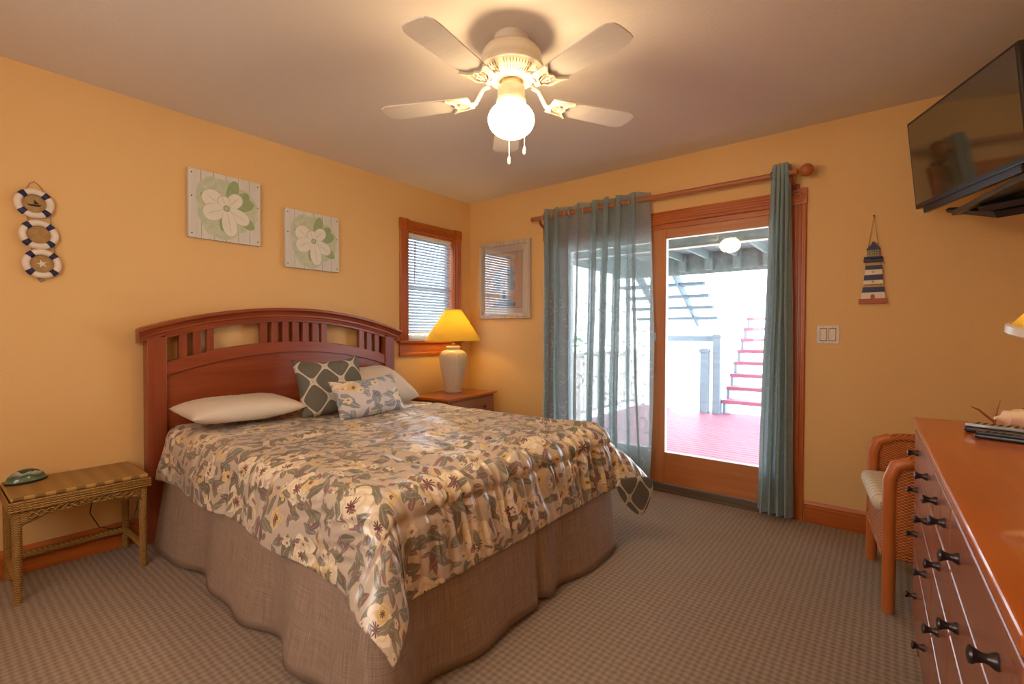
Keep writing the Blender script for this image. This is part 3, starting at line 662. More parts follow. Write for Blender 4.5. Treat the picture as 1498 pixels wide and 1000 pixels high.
# ---------------------------------------------------------------- pictures on the left wall
green = plain('pale sage paint', (.54, .58, .40), .7, var=.25, sc=30); sage2 = plain('sage leaf paint', (.32, .40, .19), .7, var=.3, sc=30)
cream = plain('cream petal paint', (.78, .74, .63), .7, var=.06, sc=20); outl = plain('grey petal outline', (.52, .50, .38), .7); plank = wood('whitewashed planks', (.68, .64, .56), (.77, .73, .65), 'Z', .7, 12)
def canvas(label, yc, zc, s):
    o = thing('plank_picture', label, 'picture', (0, yc, zc), group='magnolia pictures above the bed')
    b = MB(); b.box(.004, .032, yc-s/2, yc+s/2, zc-s/2, zc+s/2, 0)
    X = [.0323]
    def poly(pts, mi):
        X[0] += .00015; p = [(X[0], yc+y*s, zc+z*s) for y, z in pts]; b.add(p, [tuple(range(len(p)))], mi)
    def petal(a, L, wd, mi, c=(0, 0), tip=1.0, r0=.0):
        pts = []
        for i in range(20):
            t = i/20*2*PI; x = L/2*(1-cos(t))+r0; w = wd/2*sin(t)*(1+.25*cos(t)*-tip); pts.append((x, w))
        return [(c[0]+x*cos(a)-y*sin(a), c[1]+x*sin(a)+y*cos(a)) for x, y in pts]
    for i in (-.34, -.17, .0, .17, .34): poly([(i-.003, -.5), (i+.003, -.5), (i+.003, .5), (i-.003, .5)], 4)
    random.seed(3); bp = []
    for i in range(30):
        a = 2*PI*i/30; r = .41+.04*sin(a*3+1)+.04*random.random(); bp.append((r*cos(a), r*sin(a)*1.05))
    poly(bp, 1)
    for a, L, w in ((rad(75), .44, .16), (rad(20), .40, .20), (rad(-35), .47, .17), (rad(40), .40, .16), (rad(-100), .38, .14), (rad(160), .4, .1)): poly(petal(a, L, w, 2, (.02, .02)), 2)
    for a, L, w in ((rad(150), .36, .26), (rad(205), .34, .24), (rad(48), .30, .19), (rad(-28), .36, .2), (rad(-80), .42, .20), (rad(110), .18, .16)):
        poly(petal(a, L+.012, w+.016, 5), 5); poly(petal(a, L, w, 3), 3)
        poly(petal(a, L*.8, .008, 5, r0=.03), 5)
    poly([(.05*cos(t), .05*sin(t)) for t in [i*.628 for i in range(10)]], 2); poly([(.028*cos(t)+.0, .03*sin(t)) for t in [i*.628 for i in range(10)]], 5)
    b.build('painted_planks', [plank, green, sage2, cream, plain('plank gap', (.22, .24, .16), .8), outl], o)
    for y in (-.46, .46):
        for z in (-.44, .1, .44): MB().lathe([(.004, 0), (.004, .001), (.001, .002)], n=8, T=Matrix.Translation((.032, yc+y*s, zc+z*s)) @ Matrix.Rotation(PI/2, 4, 'Y')).build('nail', M['dark'], o)
canvas('pale green magnolia painted on white planks, left and higher of the two above the headboard', -2.222, 1.925, .405)
canvas('pale green magnolia painted on white planks, right of the two and nearer the window', -1.655, 1.811, .400)

# life ring clock set
lr = thing('life_ring_clock', 'column of three navy and white life rings hanging on the left wall', 'wall clock', (.0, -3.05, 1.63))
amber = plain('amber dial', (.42, .25, .09), .4, var=.4, sc=50)
for k, (yc, zc) in enumerate(((-3.064, 1.776), (-3.050, 1.629), (-3.040, 1.490))):
    R, r = .0565, .0145
    b = MB(); b.tube([(.022, yc+R*cos(a), zc+R*sin(a)) for a in [2*PI*i/48 for i in range(48)]], r, 14, closed=True)
    ring = b.build('life_ring', M['creamp'], lr, smooth=True)
    for q in range(4):
        a = PI/4+q*PI/2; b = MB(); b.tube([(.022, yc+R*cos(a+d), zc+R*sin(a+d)) for d in (-.2, -.1, 0, .1, .2)], r+.0012, 14); b.build('navy_band', M['navy'], ring, smooth=True)
    T = Matrix.Translation((.010, yc, zc)) @ Matrix.Rotation(PI/2, 4, 'Y'); b = MB(); b.lathe([(.046, 0), (.046, .009), (.042, .010), (.042, .006), (.001, .006)], n=32, T=T); dial = b.build('dial', amber, ring)
    b = MB()
    if k == 1:
        for i in range(12): a = i*PI/6; b.box(-.001, .001, .024, .030, .0065, .0075, T=Matrix.Translation((.010, yc, zc)) @ Matrix.Rotation(PI/2, 4, 'Y') @ Matrix.Rotation(a, 4, 'Z'))
        for a, L in ((.8, .02), (2.4, .026)): b.box(-.001, .001, 0, L, .0078, .009, T=Matrix.Translation((.010, yc, zc)) @ Matrix.Rotation(PI/2, 4, 'Y') @ Matrix.Rotation(a, 4, 'Z'))
        b.build('clock_hands', M['brass'], dial)
    elif k == 0:
        b.prism([(yc-.025, zc-.004), (yc-.018, zc-.012), (yc+.018, zc-.012), (yc+.026, zc-.003)], .0165, .019, 'x'); b.tube([(.018, yc, zc-.004), (.018, yc, zc+.018)], .001, 5); b.prism([(yc+.002, zc), (yc+.002, zc+.017), (yc+.018, zc)], .017, .018, 'x'); b.build('boat_emblem', M['dark'], dial)
    else:
        pts = []
        for i in range(10): a = PI/2+i*PI/5+.3; rr = .02 if i % 2 == 0 else .008; pts.append((yc+rr*cos(a), zc+rr*sin(a)))
        b.prism(pts, .0165, .0195, 'x'); b.build('starfish_emblem', M['creamp'], dial)
b = MB(); b.tube([(.012, -3.10, 1.825), (.008, -3.078, 1.872), (.008, -3.062, 1.884), (.008, -3.046, 1.870), (.012, -3.02, 1.82)], .0022, 6); b.build('hanging_rope', M['rope'], lr, smooth=True)
for y in (-3.09, -3.01):
    for q in ([(.01, y, 1.74), (.01, y+.008, 1.66)], [(.01, y+.012, 1.60), (.01, y+.02, 1.52)]): MB().tube(q, .0018, 6).build('rope_link', M['rope'], lr)
b = MB(); b.tube([(.012, -3.09, 1.44), (.01, -3.045, 1.418), (.012, -3.0, 1.44)], .0022, 6); b.tube([(.01, -3.055, 1.42), (.012, -3.045, 1.405), (.01, -3.03, 1.415)], .004, 6)
b.build('rope_tail', M['rope'], lr, smooth=True)

# lighthouse picture on back wall
pf = thing('lighthouse_picture', 'cream framed blue lighthouse print on the back wall left of the curtain', 'picture', (.448, -.0, 1.655))
x0, x1, z0, z1 = .142, .750, 1.298, 2.012
fp = [(0, 0), (0, .018), (.006, .024), (.014, .022), (.020, .026), (.030, .026), (.034, .018), (.038, .012), (.038, 0)]
b = MB()
def frame_mold(mb, x0, x1, z0, z1, prof, y):
    cs = [(x0, z0, 1, 1), (x1, z0, -1, 1), (x1, z1, -1, -1), (x0, z1, 1, -1)]; vs = []; fs = []; k = len(prof)
    for cx_, cz_, sx, sz in cs:
        for p, d in prof: vs.append((cx_+sx*p, y-d, cz_+sz*p))
    for i in range(4):
        for j in range(k-1): a = i*k+j; c = ((i+1) % 4)*k+j; fs.append((a, a+1, c+1, c))
    mb.add(vs, fs)
frame_mold(b, x0, x1, z0, z1, fp, -.002); b.build('frame', wood('whitewashed frame wood', (.52, .38, .27), (.74, .64, .54), 'Z', .5, 20), pf)
b = MB(); b.box(x0+.03, x1-.03, -.008, -.003, z0+.03, z1-.03, 0)
yy = [-.0085]
def pp(pts, mi): yy[0] -= .00015; b.add([(x, yy[0], z) for x, z in pts], [tuple(range(len(pts)))], mi)
def rc(a, b_, c, d): return [(a, c), (b_, c), (b_, d), (a, d)]
pp(rc(x0+.095, x1-.095, z0+.10, z1-.10), 1); pp(rc(x0+.10, x1-.10, z0+.105, z1-.105), 2)
mx = .44
pp([(mx-.13, 1.57), (mx-.08, 1.56), (mx+.12, 1.56), (mx+.14, 1.62), (mx+.10, 1.66), (mx+.14, 1.72), (mx+.09, 1.78), (mx+.02, 1.75), (mx-.05, 1.77), (mx-.13, 1.70), (mx-.12, 1.63)], 3)
pp([(mx-.03, 1.855), (mx+.04, 1.845), (mx+.12, 1.865), (mx+.05, 1.88)], 3)
pp([(mx-.05, 1.47), (mx+.055, 1.47), (mx+.043, 1.70), (mx-.038, 1.70)], 4)
pp(rc(mx-.055, mx+.06, 1.695, 1.71), 1); pp(rc(mx-.03, mx+.035, 1.71, 1.755), 4); pp([(mx-.04, 1.755), (mx+.045, 1.755), (mx+.003, 1.80)], 3); pp(rc(mx, mx+.005, 1.80, 1.825), 1)
pp(rc(mx-.018, mx+.02, 1.47, 1.545), 1); pp([(mx+.001+.019*cos(t), 1.545+.015*sin(t)) for t in [i*PI/8 for i in range(9)]], 1)
pp([(mx+.002+.012*cos(t), 1.62+.015*sin(t)) for t in [i*PI/5 for i in range(10)]], 1)
pp(rc(mx-.08, mx+.09, 1.445, 1.475), 3); pp(rc(mx-.13, mx+.14, 1.415, 1.447), 1)
b.build('print', [plain('cream mat board', (.72, .66, .55), .8), plain('slate blue ink', (.20, .30, .42), .8), plain('peach paper', (.70, .52, .38), .8, var=.1, sc=8), plain('pale blue ink', (.36, .47, .55), .8, var=.2, sc=20), plain('white tower paint', (.74, .74, .70), .8)], pf)
MB().box(x0+.034, x1-.034, -.0135, -.0115, z0+.034, z1-.034).build('pane', M['picglass'], pf)

# hanging wooden lighthouse
hl = thing('hanging_lighthouse', 'navy and white wooden lighthouse plaque hanging beside the light switch wall', 'wall ornament', (3.18, 0, 1.34))
hl['label'] = 'navy and white wooden lighthouse ornament hanging above the light switch'
def trap(w0, w1, z0, z1, name, mat, y0=-.022, y1=-.003, par=hl, sh=0):
    c = 3.180+sh; return MB().prism([(c-w0/2, z0), (c+w0/2, z0), (c+w1/2, z1), (c-w1/2, z1)], y1, y0, 'y').build(name, mat, par, bev=.0015)
trap(.130, .130, 1.338, 1.366, 'base', plain('terracotta paint', (.46, .13, .06), .6), -.028)
t1 = trap(.112, .105, 1.366, 1.402, 'tower_block', M['creamp'], sh=.002); trap(.105, .098, 1.402, 1.432, 'navy_stripe', M['navy'], par=t1, sh=.002)
MB().prism([(3.170, 1.366), (3.190, 1.366), (3.190, 1.382), (3.186, 1.389), (3.180, 1.391), (3.174, 1.389), (3.170, 1.382)], -.024, -.02, 'y').build('door', plain('brown door paint', (.35, .12, .05), .6), t1)
t2 = trap(.092, .088, 1.448, 1.472, 'tower_block', M['creamp'], sh=.002); trap(.088, .083, 1.472, 1.502, 'navy_stripe', M['navy'], par=t2, sh=.002); trap(.083, .079, 1.502, 1.532, 'tower_block', M['creamp'], sh=.002); trap(.079, .074, 1.532, 1.556, 'navy_stripe', M['navy'], par=t2, sh=.002)
for z in (1.462, 1.518): MB().lathe([(.006, 0), (.006, .003), (.004, .003), (.004, .001), (.001, .001)], n=14, T=Matrix.Translation((3.181, -.022, z)) @ Matrix.Rotation(PI/2, 4, 'X')).build('porthole', M['brass'], t2)
trap(.086, .088, 1.575, 1.592, 'gallery', M['navy'], -.026, sh=-.001); trap(.084, .084, 1.596, 1.606, 'gallery', M['navy'], -.028, sh=-.001)
trap(.056, .056, 1.606, 1.645, 'lantern_room', plain('yellow green lantern glass', (.45, .42, .12), .4), -.018)
b = MB()
for i in range(6): b.box(3.153+i*.0105, 3.155+i*.0105, -.021, -.018, 1.606, 1.645)
b.box(3.152, 3.208, -.021, -.018, 1.619, 1.621); b.box(3.152, 3.208, -.021, -.018, 1.632, 1.634); b.build('lantern_bars', M['navy'], hl)
MB().prism([(3.148, 1.645), (3.212, 1.645), (3.212, 1.650), (3.188, 1.678), (3.186, 1.69), (3.174, 1.69), (3.172, 1.678), (3.148, 1.650)], -.003, -.022, 'y').build('roof', M['navy'], hl)
b = MB(); b.tube([(3.155, -.008, 1.655), (3.180, -.006, 1.838), (3.205, -.008, 1.655)], .0018, 6)
for x in (3.145, 3.216): b.tube([(x, -.01, 1.43), (x+(.004 if x < 3.18 else -.004), -.01, 1.60)], .0012, 5)
b.tube([(3.222, -.01, 1.60), (3.228, -.012, 1.57), (3.235, -.01, 1.56)], .002, 5); b.build('cord', M['rope'], hl)
MB().lathe([(.004, 0), (.002, .012), (.004, .014), (.001, .016)], n=10, T=Matrix.Translation((3.180, 0, 1.84)) @ Matrix.Rotation(PI/2, 4, 'X')).build('nail', M['dark'], hl)
# switch
sw = thing('light_switch', 'cream double rocker light switch plate right of the door', 'light switch', (2.967, 0, 1.158))
MB().box(2.909, 3.026, -.007, 0, 1.103, 1.214).build('plate', M['creamp'], sw, bev=.003)
for x in (2.945, 2.990):
    MB().box(x-.0185, x+.0185, -.0085, -.006, 1.121, 1.196).build('surround', M['slot'], sw); MB().box(x-.0165, x+.0165, -.012, -.006, 1.124, 1.193).build('rocker', M['creamp'], sw, bev=.002)
for x in (2.945, 2.990):
    for z in (1.111, 1.206): MB().lathe([(.003, 0), (.003, .001), (.001, .0015)], n=10, T=Matrix.Translation((x, -.007, z)) @ Matrix.Rotation(PI/2, 4, 'X')).build('screw', M['silver'], sw)

# ---------------------------------------------------------------- wicker bench
be = thing('wicker_bench', 'small golden wicker bench against the wall left of the bed', 'bench', (.2, -2.95, 0))
bx0, bx1, by0, by1 = .03, .385, -3.19, -2.715
MB().box(bx0, bx1, by0, by1, .440, .462).build('top', M['wickertop'], be, bev=.009, seg=3)
b = MB()
for i in range(4):
    z = .436-i*.011; e = .003*sin(i*2)
    P = [(bx0-.004+e, by0-.004, z), (bx1+.004, by0-.004, z), (bx1+.004, by1+.004, z), (bx0-.004, by1+.004, z)]; b.tube(P, .0065, 8, closed=True)
b.build('rim_weave', M['wicker'], be, smooth=True)
for x in (bx0+.02, bx1-.02):
    for y in (by0+.02, by1-.02):
        b = MB(); b.tube([(x, y, 0), (x, y, .2), (x, y, .40)], [.015, .016, .017], 12); b.build('leg', M['wicker'], be, smooth=True)
def apron(horizontal, c):
    b = MB(); n = 24
    a0, a1 = (by0+.03, by1-.03) if horizontal else (bx0+.03, bx1-.03)
    def fn(u, v):
        p = a0+(a1-a0)*u; dep = .075-.045*sin(PI*u)**.6+.006*sin(u*18); z = .405-dep*v
        return (c, p, z) if horizontal else (p, c, z)
    b.grid(fn, n, 4); return b.build('apron', M['wicker'], be, sol=.012, smooth=True)
for x in (bx1-.012, bx0+.015): apron(True, x)
for y in (by0+.015, by1-.015): apron(False, y)
b = MB(); 
for ph in (0, PI): b.tube([(bx1+.001+.004*cos(u*60+ph), by0+.05+u*(by1-by0-.10), .372+.013*sin(PI*u)+.011*sin(u*40+ph)) for u in [i/90 for i in range(91)]], .004, 6)
b.build('braid', M['wicker'], be, smooth=True)
b = MB()
for y in (by0+.02, by1-.02): b.tube([(bx0+.02, y, .10), (bx1-.02, y, .10)], .014, 10)
b.tube([(bx0+.02, by0+.02, .10), (bx0+.02, by1-.02, .10)], .016, 10); b.build('stretcher', M['wicker'], be, smooth=True)
sd = thing('shell_dish', 'polished green banded shell lying on the wicker bench', 'shell', (.13, -3.13, .462))
b = MB(); T = Matrix.Translation((.115, -3.115, .462)) @ Matrix.Rotation(rad(20), 4, 'Z') @ Matrix.Diagonal((.8, 1.15, 1.15, 1))
b.lathe([(.055, 0), (.064, .006), (.063, .012), (.055, .028), (.040, .041), (.022, .049), (.002, .052)], n=32, T=T); b.build('shell_dome', M['shell'], sd, smooth=True)
MB().lathe([(.058, 0), (.067, .003), (.067, .008), (.062, .010)], n=32, T=T).build('shell_rim', M['black'], sd, smooth=True)
cb = MB(); cb.tube([(.004, -2.83, .40), (.015, -2.86, .32), (.02, -2.875, .22), (.03, -2.84, .14), (.03, -2.78, .11), (.03, -2.70, .12), (.025, -2.67, .25), (.01, -2.69, .42)], .0025, 6)
tag(cb.build('power_cord', M['black'], None, smooth=True), 'thin black power cord looped behind the wicker bench', 'cord')

# ---------------------------------------------------------------- dresser (slightly turned from the wall)
DY0, DY1 = -2.735, -1.095; ANG = rad(1.1)
dr = thing('dresser', 'long cherry wood dresser with many dark knobs along the right wall', 'dresser', (3.362, -1.915, 0), ANG, local=True)
# local frame: front face at x=0, body towards +x, y from -.82 to .82
hl_ = .805
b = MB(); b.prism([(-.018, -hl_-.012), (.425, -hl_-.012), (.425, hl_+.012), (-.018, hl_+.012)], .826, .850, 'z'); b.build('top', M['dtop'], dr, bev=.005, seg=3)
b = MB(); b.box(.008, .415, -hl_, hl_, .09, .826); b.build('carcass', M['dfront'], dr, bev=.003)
b = MB(); b.box(.0, .41, -hl_+.01, hl_-.01, .05, .10); b.prism([(-hl_, 0), (-hl_+.09, 0), (-hl_+.12, .06), (-hl_, .06)], .0, .41, 'x'); b.prism([(hl_, 0), (hl_-.09, 0), (hl_-.12, .06), (hl_, .06)], .0, .41, 'x'); b.build('plinth', M['dfront'], dr, bev=.003)
def knob(par, y, z):
    MB().lathe([(.011, 0), (.011, .003), (.007, .009), (.006, .014), (.009, .021), (.012, .025), (.011, .028), (.004, .030)], n=18, T=Matrix.Translation((-.012, y, z)) @ Matrix.Rotation(-PI/2, 4, 'Y')).build('knob', M['dark'], par, smooth=True)
def drawer(y0, y1, z0, z1, knobs):
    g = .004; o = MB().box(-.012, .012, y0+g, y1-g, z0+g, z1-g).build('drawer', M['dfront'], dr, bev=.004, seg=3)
    for ky in knobs: knob(o, ky, (z0+z1)/2)
rows = [(.685, .812), (.555, .685), (.375, .555), (.125, .375)]
def wy(w): return w+1.915
for (a, c) in ((-1.785, -1.115), (-2.715, -2.130)):
    y0, y1 = wy(a), wy(c); m = (y0+y1)/2
    for z0, z1 in rows: drawer(y0, y1, z0, z1, (m-.172, m+.172))
m0, m1 = wy(-2.130), wy(-1.785); mm = (m0+m1)/2
drawer(m0, mm, rows[0][0], rows[0][1], ((m0+mm)/2,)); drawer(mm, m1, rows[0][0], rows[0][1], ((mm+m1)/2,))
for z0, z1 in rows[1:]: drawer(m0, m1, z0, z1, (mm,))
# things on the dresser
def remote(label, p0, p1, w, h, mat, topmat, z):
    p0 = Vector(p0); p1 = Vector(p1); L = (p1-p0).length; a = math.atan2(p1.y-p0.y, p1.x-p0.x)
    r = thing('remote_control', label, 'remote control', (p0.x, p0.y, z), a, group='remote controls on the dresser', local=True)
    MB().box(0, L, -w/2, w/2, 0, h*.7).build('body', mat, r, bev=h*.3, seg=4); MB().box(.004, L-.004, -w/2+.003, w/2-.003, h*.7-.001, h).build('face_plate', topmat, r, bev=.002)
    b = MB()
    for i in range(8):
        for j in (-1, 0, 1): b.lathe([(.004, 0), (.004, .001), (.002, .002)], (L*.15+i*L*.09, j*w*.26, h), 8)
    b.build('buttons', M['black'], r)
remote('silver topped black remote control on the dresser, far one of the two', (3.450, -1.335, 0), (3.63, -1.40, 0), .055, .030, M['black'], M['silver'], .850)
remote('all black remote control on the dresser, near one of the two', (3.462, -1.445, 0), (3.63, -1.50, 0), .045, .022, M['black'], M['black'], .850)
cs = thing('conch_shell', 'pale conch shell with red coral twigs at the far end of the dresser', 'shell', (3.60, -1.16, .85))
b = MB(); T = Matrix.Translation((3.60, -1.17, .882)) @ Matrix.Rotation(rad(25), 4, 'Z') @ Matrix.Rotation(PI/2, 4, 'Y')
b.lathe([(.004, -.075), (.014, -.05), (.024, -.045), (.026, -.02), (.030, -.015), (.031, .01), (.028, .03), (.018, .055), (.006, .08)], n=24, T=T, rib=.1, ribn=7); b.build('shell', M['pink'], cs, smooth=True)
b = MB(); b.tube([(3.54, -1.13, .855), (3.545, -1.13, .89), (3.555, -1.12, .935)], [.004, .003, .0015], 6); b.tube([(3.54, -1.13, .86), (3.50, -1.14, .90), (3.48, -1.15, .91)], [.004, .003, .0015], 6); b.tube([(3.58, -1.14, .88), (3.62, -1.15, .93), (3.66, -1.16, .96)], [.004, .003, .0015], 6)
b.build('coral_twigs', M['coral'], cs, smooth=True)
# small lamp on dresser
dl = thing('desk_lamp', 'small lamp with white rimmed yellow shade at the back of the dresser', 'lamp', (3.665, -1.30, .85))
DL = Vector((3.665, -1.30, 1.20))
MB().lathe([(.06, 0), (.062, .008), (.05, .016), (.012, .022), (.009, .03), (.009, .33), (.014, .34)], (3.665, -1.30, .85), 24).build('base', M['brass'], dl, smooth=True)
Tl = Matrix.Translation((3.655, -1.31, 1.145)) @ Matrix.Rotation(rad(9), 4, 'X') @ Matrix.Rotation(rad(9), 4, 'Y')
MB().lathe([(.116, .014), (.085, .075), (.055, .13)], n=40, T=Tl, cap=False).build('lamp_shade', M['shade'], dl, smooth=True, sol=.002)
MB().lathe([(.115, 0), (.122, .004), (.124, .026), (.116, .031), (.111, .027), (.111, .004), (.115, 0)], n=40, T=Tl, cap=False).build('shade_rim', M['white'], dl, smooth=True)
MB().lathe([(.010, .0), (.022, .025), (.024, .04), (.012, .06)], (3.66, -1.305, 1.165), 14).build('bulb', emit('small lit bulb', (1, .75, .35), 20), dl, smooth=True)
l = point('desk_lamp_light', (0, 0, 0), 1.6, (1, .75, .3), .02); l.parent = dl; l.location = (-.005, -.005, .35)

# ---------------------------------------------------------------- television
tv = thing('television', 'flat black television on a wall arm above the dresser', 'television', (3.455, -.62, 2.0), 0, local=True)
TL = Vector((3.3106, -.2973, 2.2236)); TRt = Vector((3.6039, -.9462, 2.2236)); BL = Vector((3.3515, -.2742, 1.791))
ux = (TRt-TL).normalized(); uz = (TL-BL).normalized(); un = ux.cross(uz).normalized()   # faces the bed
if un.x > 0: un = -un
w, h = (TRt-TL).length, (TL-BL).length
R3 = Matrix((ux, uz, un)).transposed().to_4x4(); R3.translation = TL-Vector(tv.location)
MB().box(0, w, -h, 0, -.035, 0, T=R3).build('casing', M['black'], tv, bev=.006)
screen = NT('glossy dark screen').fin((.06, .05, .03), .07, 1.0, IOR=1.9); 
MB().box(.014, w-.014, -h+.022, -.014, -.001, .0012, T=R3).build('screen', screen, tv)
MB().box(.05, w-.05, -h-.03, -h+.005, -.03, -.006, T=R3).build('speaker_bar', M['dark'], tv, bev=.004)
b = MB(); b.box(w/2-.11, w/2+.11, -h/2-.11, -h/2+.11, -.055, -.035, T=R3)
o = b.build('mount_plate', M['dark'], tv, bev=.004)
L0 = R3 @ Vector((w/2, -h/2, -.05)); L1 = Vector((3.80, -.55, 1.93))-Vector(tv.location)
b = MB(); b.tube([L0, L0+Vector((.05, .02, -.02)), L1], .022, 8); b.box(L1.x-.0, L1.x+.02, L1.y-.06, L1.y+.06, L1.z-.14, L1.z+.14); b.build('wall_arm', M['dark'], tv, smooth=False, bev=.003)
# shelf with set-top box under the screen
sh = thing('media_shelf', 'dark metal bracket shelf below the television', 'shelf', (3.65, -.80, 1.70), 0, local=True)
def W2(p): return Vector(p)-Vector(sh.location)
b = MB(); pts = [(3.47, -.50), (3.80, -.42), (3.81, -1.02), (3.62, -1.06)]
b.prism([(x-3.65, y+.80) for x, y in pts], .0, .022, 'z'); b.build('shelf_board', M['black'], sh, bev=.003)
b = MB(); b.tube([W2((3.46, -.46, 1.735)), W2((3.60, -.66, 1.665)), W2((3.80, -.80, 1.66))], [.012, .026, .026], 4); b.tube([W2((3.55, -.66, 1.69)), W2((3.80, -.98, 1.66))], .02, 4); b.build('bracket_arm', M['dark'], sh, bev=.002)

# ---------------------------------------------------------------- wicker armchair
ch = thing('wicker_armchair', 'red brown wicker armchair with cream cushion beyond the dresser', 'armchair', (3.53, -.605, 0), rad(7), local=True)
# local: front at x=-.30, back at +.27, sides y=+-.275
fx, bx, sy_ = -.300, .20, .276
for s in (-1, 1):
    b = MB(); b.tube([(fx, s*sy_, 0), (fx, s*sy_, .02), (fx, s*sy_, .30), (fx-.0, s*sy_, .56), (fx+.02, s*sy_, .615), (fx+.07, s*sy_, .635)], [.020, .023, .024, .026, .028, .026], 14); b.build('front_leg', M['rattan'], ch, smooth=True)
    b = MB(); b.tube([(bx, s*(sy_-.02), 0), (bx, s*(sy_-.02), .4), (bx+.05, s*(sy_-.03), .80)], [.02, .023, .022], 12); b.build('back_leg', M['rattan'], ch, smooth=True)
    b = MB()
    b.grid(lambda u, v, s=s: (fx+.015+(bx-fx)*u, s*(sy_+.008*sin(PI*v)), .235+(.395+.02*u)*v), 10, 10); b.build('arm_panel', M['wickerR'], ch, smooth=True, sol=.018)
    b = MB(); b.tube([(fx+.02, s*sy_, .618), (fx+.10, s*sy_, .642), (0, s*sy_, .650), (bx+.02, s*sy_, .66)], [.018, .020, .020, .020], 12); b.build('arm_rail', M['wickerR'], ch, smooth=True)
b = MB()
for z in (.235, .43):
    for d in (0, .011): b.tube([(fx-.0, -sy_-.006, z+d), (bx, -sy_+.0, z+d)], .007, 8); b.tube([(fx, sy_+.006, z+d), (bx, sy_, z+d)], .007, 8); b.tube([(fx-.02, -sy_, z+d), (fx-.02, sy_, z+d)], .007, 8)
b.build('binding', M['wickerR'], ch, smooth=True)
MB().grid(lambda u, v: (fx-.008-.01*sin(PI*u), -sy_+2*sy_*u, .225+.19*v), 12, 6).build('seat_apron', M['wickerR'], ch, smooth=True, sol=.016)
MB().box(fx, bx+.02, -sy_+.02, sy_-.02, .375, .40).build('seat_deck', M['wickerR'], ch)
MB().grid(lambda u, v: (bx+.03+.05*v+.03*sin(PI*u), -sy_+.03+2*(sy_-.03)*u, .24+(.58+.05*sin(PI*u))*v), 16, 14).build('backrest', M['wickerR'], ch, smooth=True, sol=.02)
b = MB(); b.box(fx-.055, bx+.0, -sy_+.035, sy_-.035, .402, .475); cu = b.build('seat_cushion', M['stripe'], ch, bev=.034, seg=5, smooth=True)

# ---------------------------------------------------------------- outside
struct(MB().box(-60, 60, .2, 90, -2.3, -2.2).build('ground', M['sand']))
struct(MB().box(-60, -.6, -60, .2, -2.3, -2.2).build('ground_side', M['sand']))
b = MB(); y = .16
while y < 4.3: b.box(-.09, 3.9, y, y+.082, -.075, -.05); y += .094
dk = struct(b.build('deck_floor', M['deckred']))
b = MB()
b.box(-.13, 3.9, 2.15, 2.19, 2.16, 2.42)
b.box(.26, 3.9, 4.2, 4.24, 2.105, 2.42); b.box(-.19, -.15, .15, 4.2, 2.11, 2.36); b.box(-.19, .26, 4.2, 4.24, 2.11, 2.36)
x = -.13
while x < 3.9: b.box(x, x+.04, .16, 4.2, 2.31, 2.42); b.box(x-.03, x+.07, 4.10, 4.2, 2.15, 2.42); x += .40
struct(b.build('trim_1', M['greenwood']))
b = MB(); y = .16
while y < 4.4: b.box(-.3, 3.9, y, y+.135, 2.42, 2.45); y += .14
struct(b.build('porch_ceiling', M['greenwood']))
struct(MB().box(-.13, 3.9, 2.135, 2.155, 2.155, 2.172).build('trim_2', M['white']))
# newel posts
for lab, x0, x1, y0, zt in (('shorter pale blue railing post with cap beyond the deck stair', .975, 1.105, 4.10, .93), ('taller pale blue railing post with cap beside the lowest stair tread', 1.150, 1.278, 4.14, 1.15)):
    o = thing('railing_post', lab, 'post', ((x0+x1)/2, y0+.08, -.05), group='posts at the foot of the deck stairs')
    MB().box(x0+.01, x1-.01, y0, y0+.14, -.05, zt-.05).build('shaft', M['bluewood'], o, bev=.004)
    b = MB(); b.box(x0, x1, y0-.012, y0+.152, zt-.05, zt-.02); b.prism([(x0-.012, zt-.02), (x1+.012, zt-.02), (x1-.02, zt+.012), (x0+.02, zt+.012)], y0-.02, y0+.16, 'y'); b.build('cap', M['bluewood'], o, bev=.003)
rl = thing('deck_railing', 'pale blue horizontal rail beyond the far end of the deck', 'railing', (.7, 4.4, -.05))
b = MB(); b.box(.42, 1.155, 4.22, 4.26, 1.05, 1.14); b.build('top_rail', M['bluewood'], rl, bev=.004)
MB().box(.40, .47, 4.21, 4.27, -.05, 1.05).build('post', M['white'], rl, bev=.004)
# lower stairs (ascend away from the house)
st = thing('deck_stairs', 'open wooden stairs with red treads rising from the deck', 'stairs', (1.75, 4.3, -.05))
for i in range(8):
    z = .165+i*.186; y = 4.20+i*.222
    MB().box(1.285, 2.35, y, y+.27, z-.055, z).build('tread', M['deckred'], st, bev=.005)
for x in (1.31, 2.30):
    b = MB(); pts = []
    for i in range(8):
        z = .133+i*.186; y = 4.225+i*.222; pts += [(y, z), (y+.222, z)]
    pts = [(4.225, -.05)]+pts+[(4.225+8*.222, 1.30), (4.50, -.05)]
    b.prism(pts, x-.02, x+.02, 'x'); b.build('stringer', M['bluewood'], st)
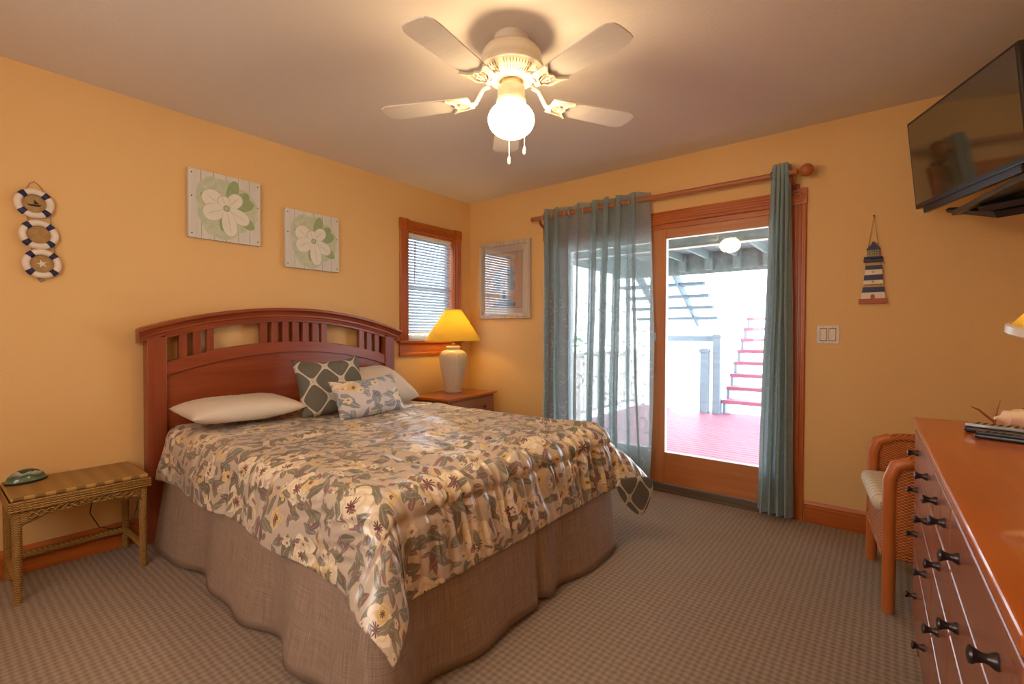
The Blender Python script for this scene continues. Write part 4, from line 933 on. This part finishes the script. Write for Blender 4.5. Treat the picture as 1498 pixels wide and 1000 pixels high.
# upper stairs seen from below, coming towards the house
us = thing('upper_stairs', 'blue grey open stairs seen from below beyond the porch roof', 'stairs', (.3, 5.5, 1.25))
for i in range(6):
    z = 1.49+i*.19; y = 5.95-i*.27
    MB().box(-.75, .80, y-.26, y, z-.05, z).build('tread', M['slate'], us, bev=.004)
for x in (.36, -.30):
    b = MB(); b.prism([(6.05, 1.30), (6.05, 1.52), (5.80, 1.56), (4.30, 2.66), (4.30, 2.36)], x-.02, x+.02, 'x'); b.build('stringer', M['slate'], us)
b = MB(); b.prism([(6.05, 1.33), (6.05, 1.46), (4.30, 2.62), (4.30, 2.45)], .80, .83, 'x'); b.build('stringer', M['white'], us)
MB().box(-1.6, 1.2, 6.02, 7.2, 1.22, 1.32).build('landing', M['white'], us)
# side railing with balusters
sr = thing('side_railing', 'white baluster railing along the left edge of the deck', 'railing', (-.1, 2.0, -.05))
b = MB(); b.box(-.13, -.05, .2, 4.2, .86, .90); b.build('top_rail', M['white'], sr); MB().box(-.11, -.07, .2, 4.2, .05, .09).build('bottom_rail', M['white'], sr)
for y in (.2, 2.2, 4.13): MB().box(-.125, -.055, y, y+.07, -.05, .86).build('post', M['white'], sr)
for i in range(30): MB().box(-.105, -.075, .25+i*.133, .28+i*.133, .08, .87).build('baluster', M['white'], sr)
def shrub(label, c, r, h, seed):
    random.seed(seed); o = thing('shrub', label, 'shrub', c, group='shrubs beyond the side railing'); b = MB()
    for i in range(900):
        p = Vector((random.gauss(0, .4), random.gauss(0, .4), random.random())); p = Vector((c[0]+p.x*r, c[1]+p.y*r, c[2]+.15+p.z*h))
        q = Matrix.Translation(p) @ Matrix.Rotation(random.random()*6.28, 4, 'Z') @ Matrix.Rotation(random.random()*1.5, 4, 'X'); s = .07+.06*random.random()
        b.add([(-s, 0, 0), (0, -s*.35, .01), (s, 0, 0), (0, s*.35, .01)], [(0, 1, 2, 3)], 0, None, q)
    b.build('foliage', M['foliage'], o); b = MB()
    for k in range(4): b.tube([(c[0], c[1], c[2]), (c[0]+.3*r*cos(k*1.6), c[1]+.3*r*sin(k*1.6), c[2]+h*.8)], [.03, .01], 6)
    b.build('stem', M['rope'], o)
shrub('green shrub beyond the side railing, nearest the house', (-1.7, 2.6, -2.2), .8, 3.1, 1)
shrub('green shrub beyond the side railing, farthest from the house', (-2.6, 5.2, -2.2), 1.0, 3.2, 2)
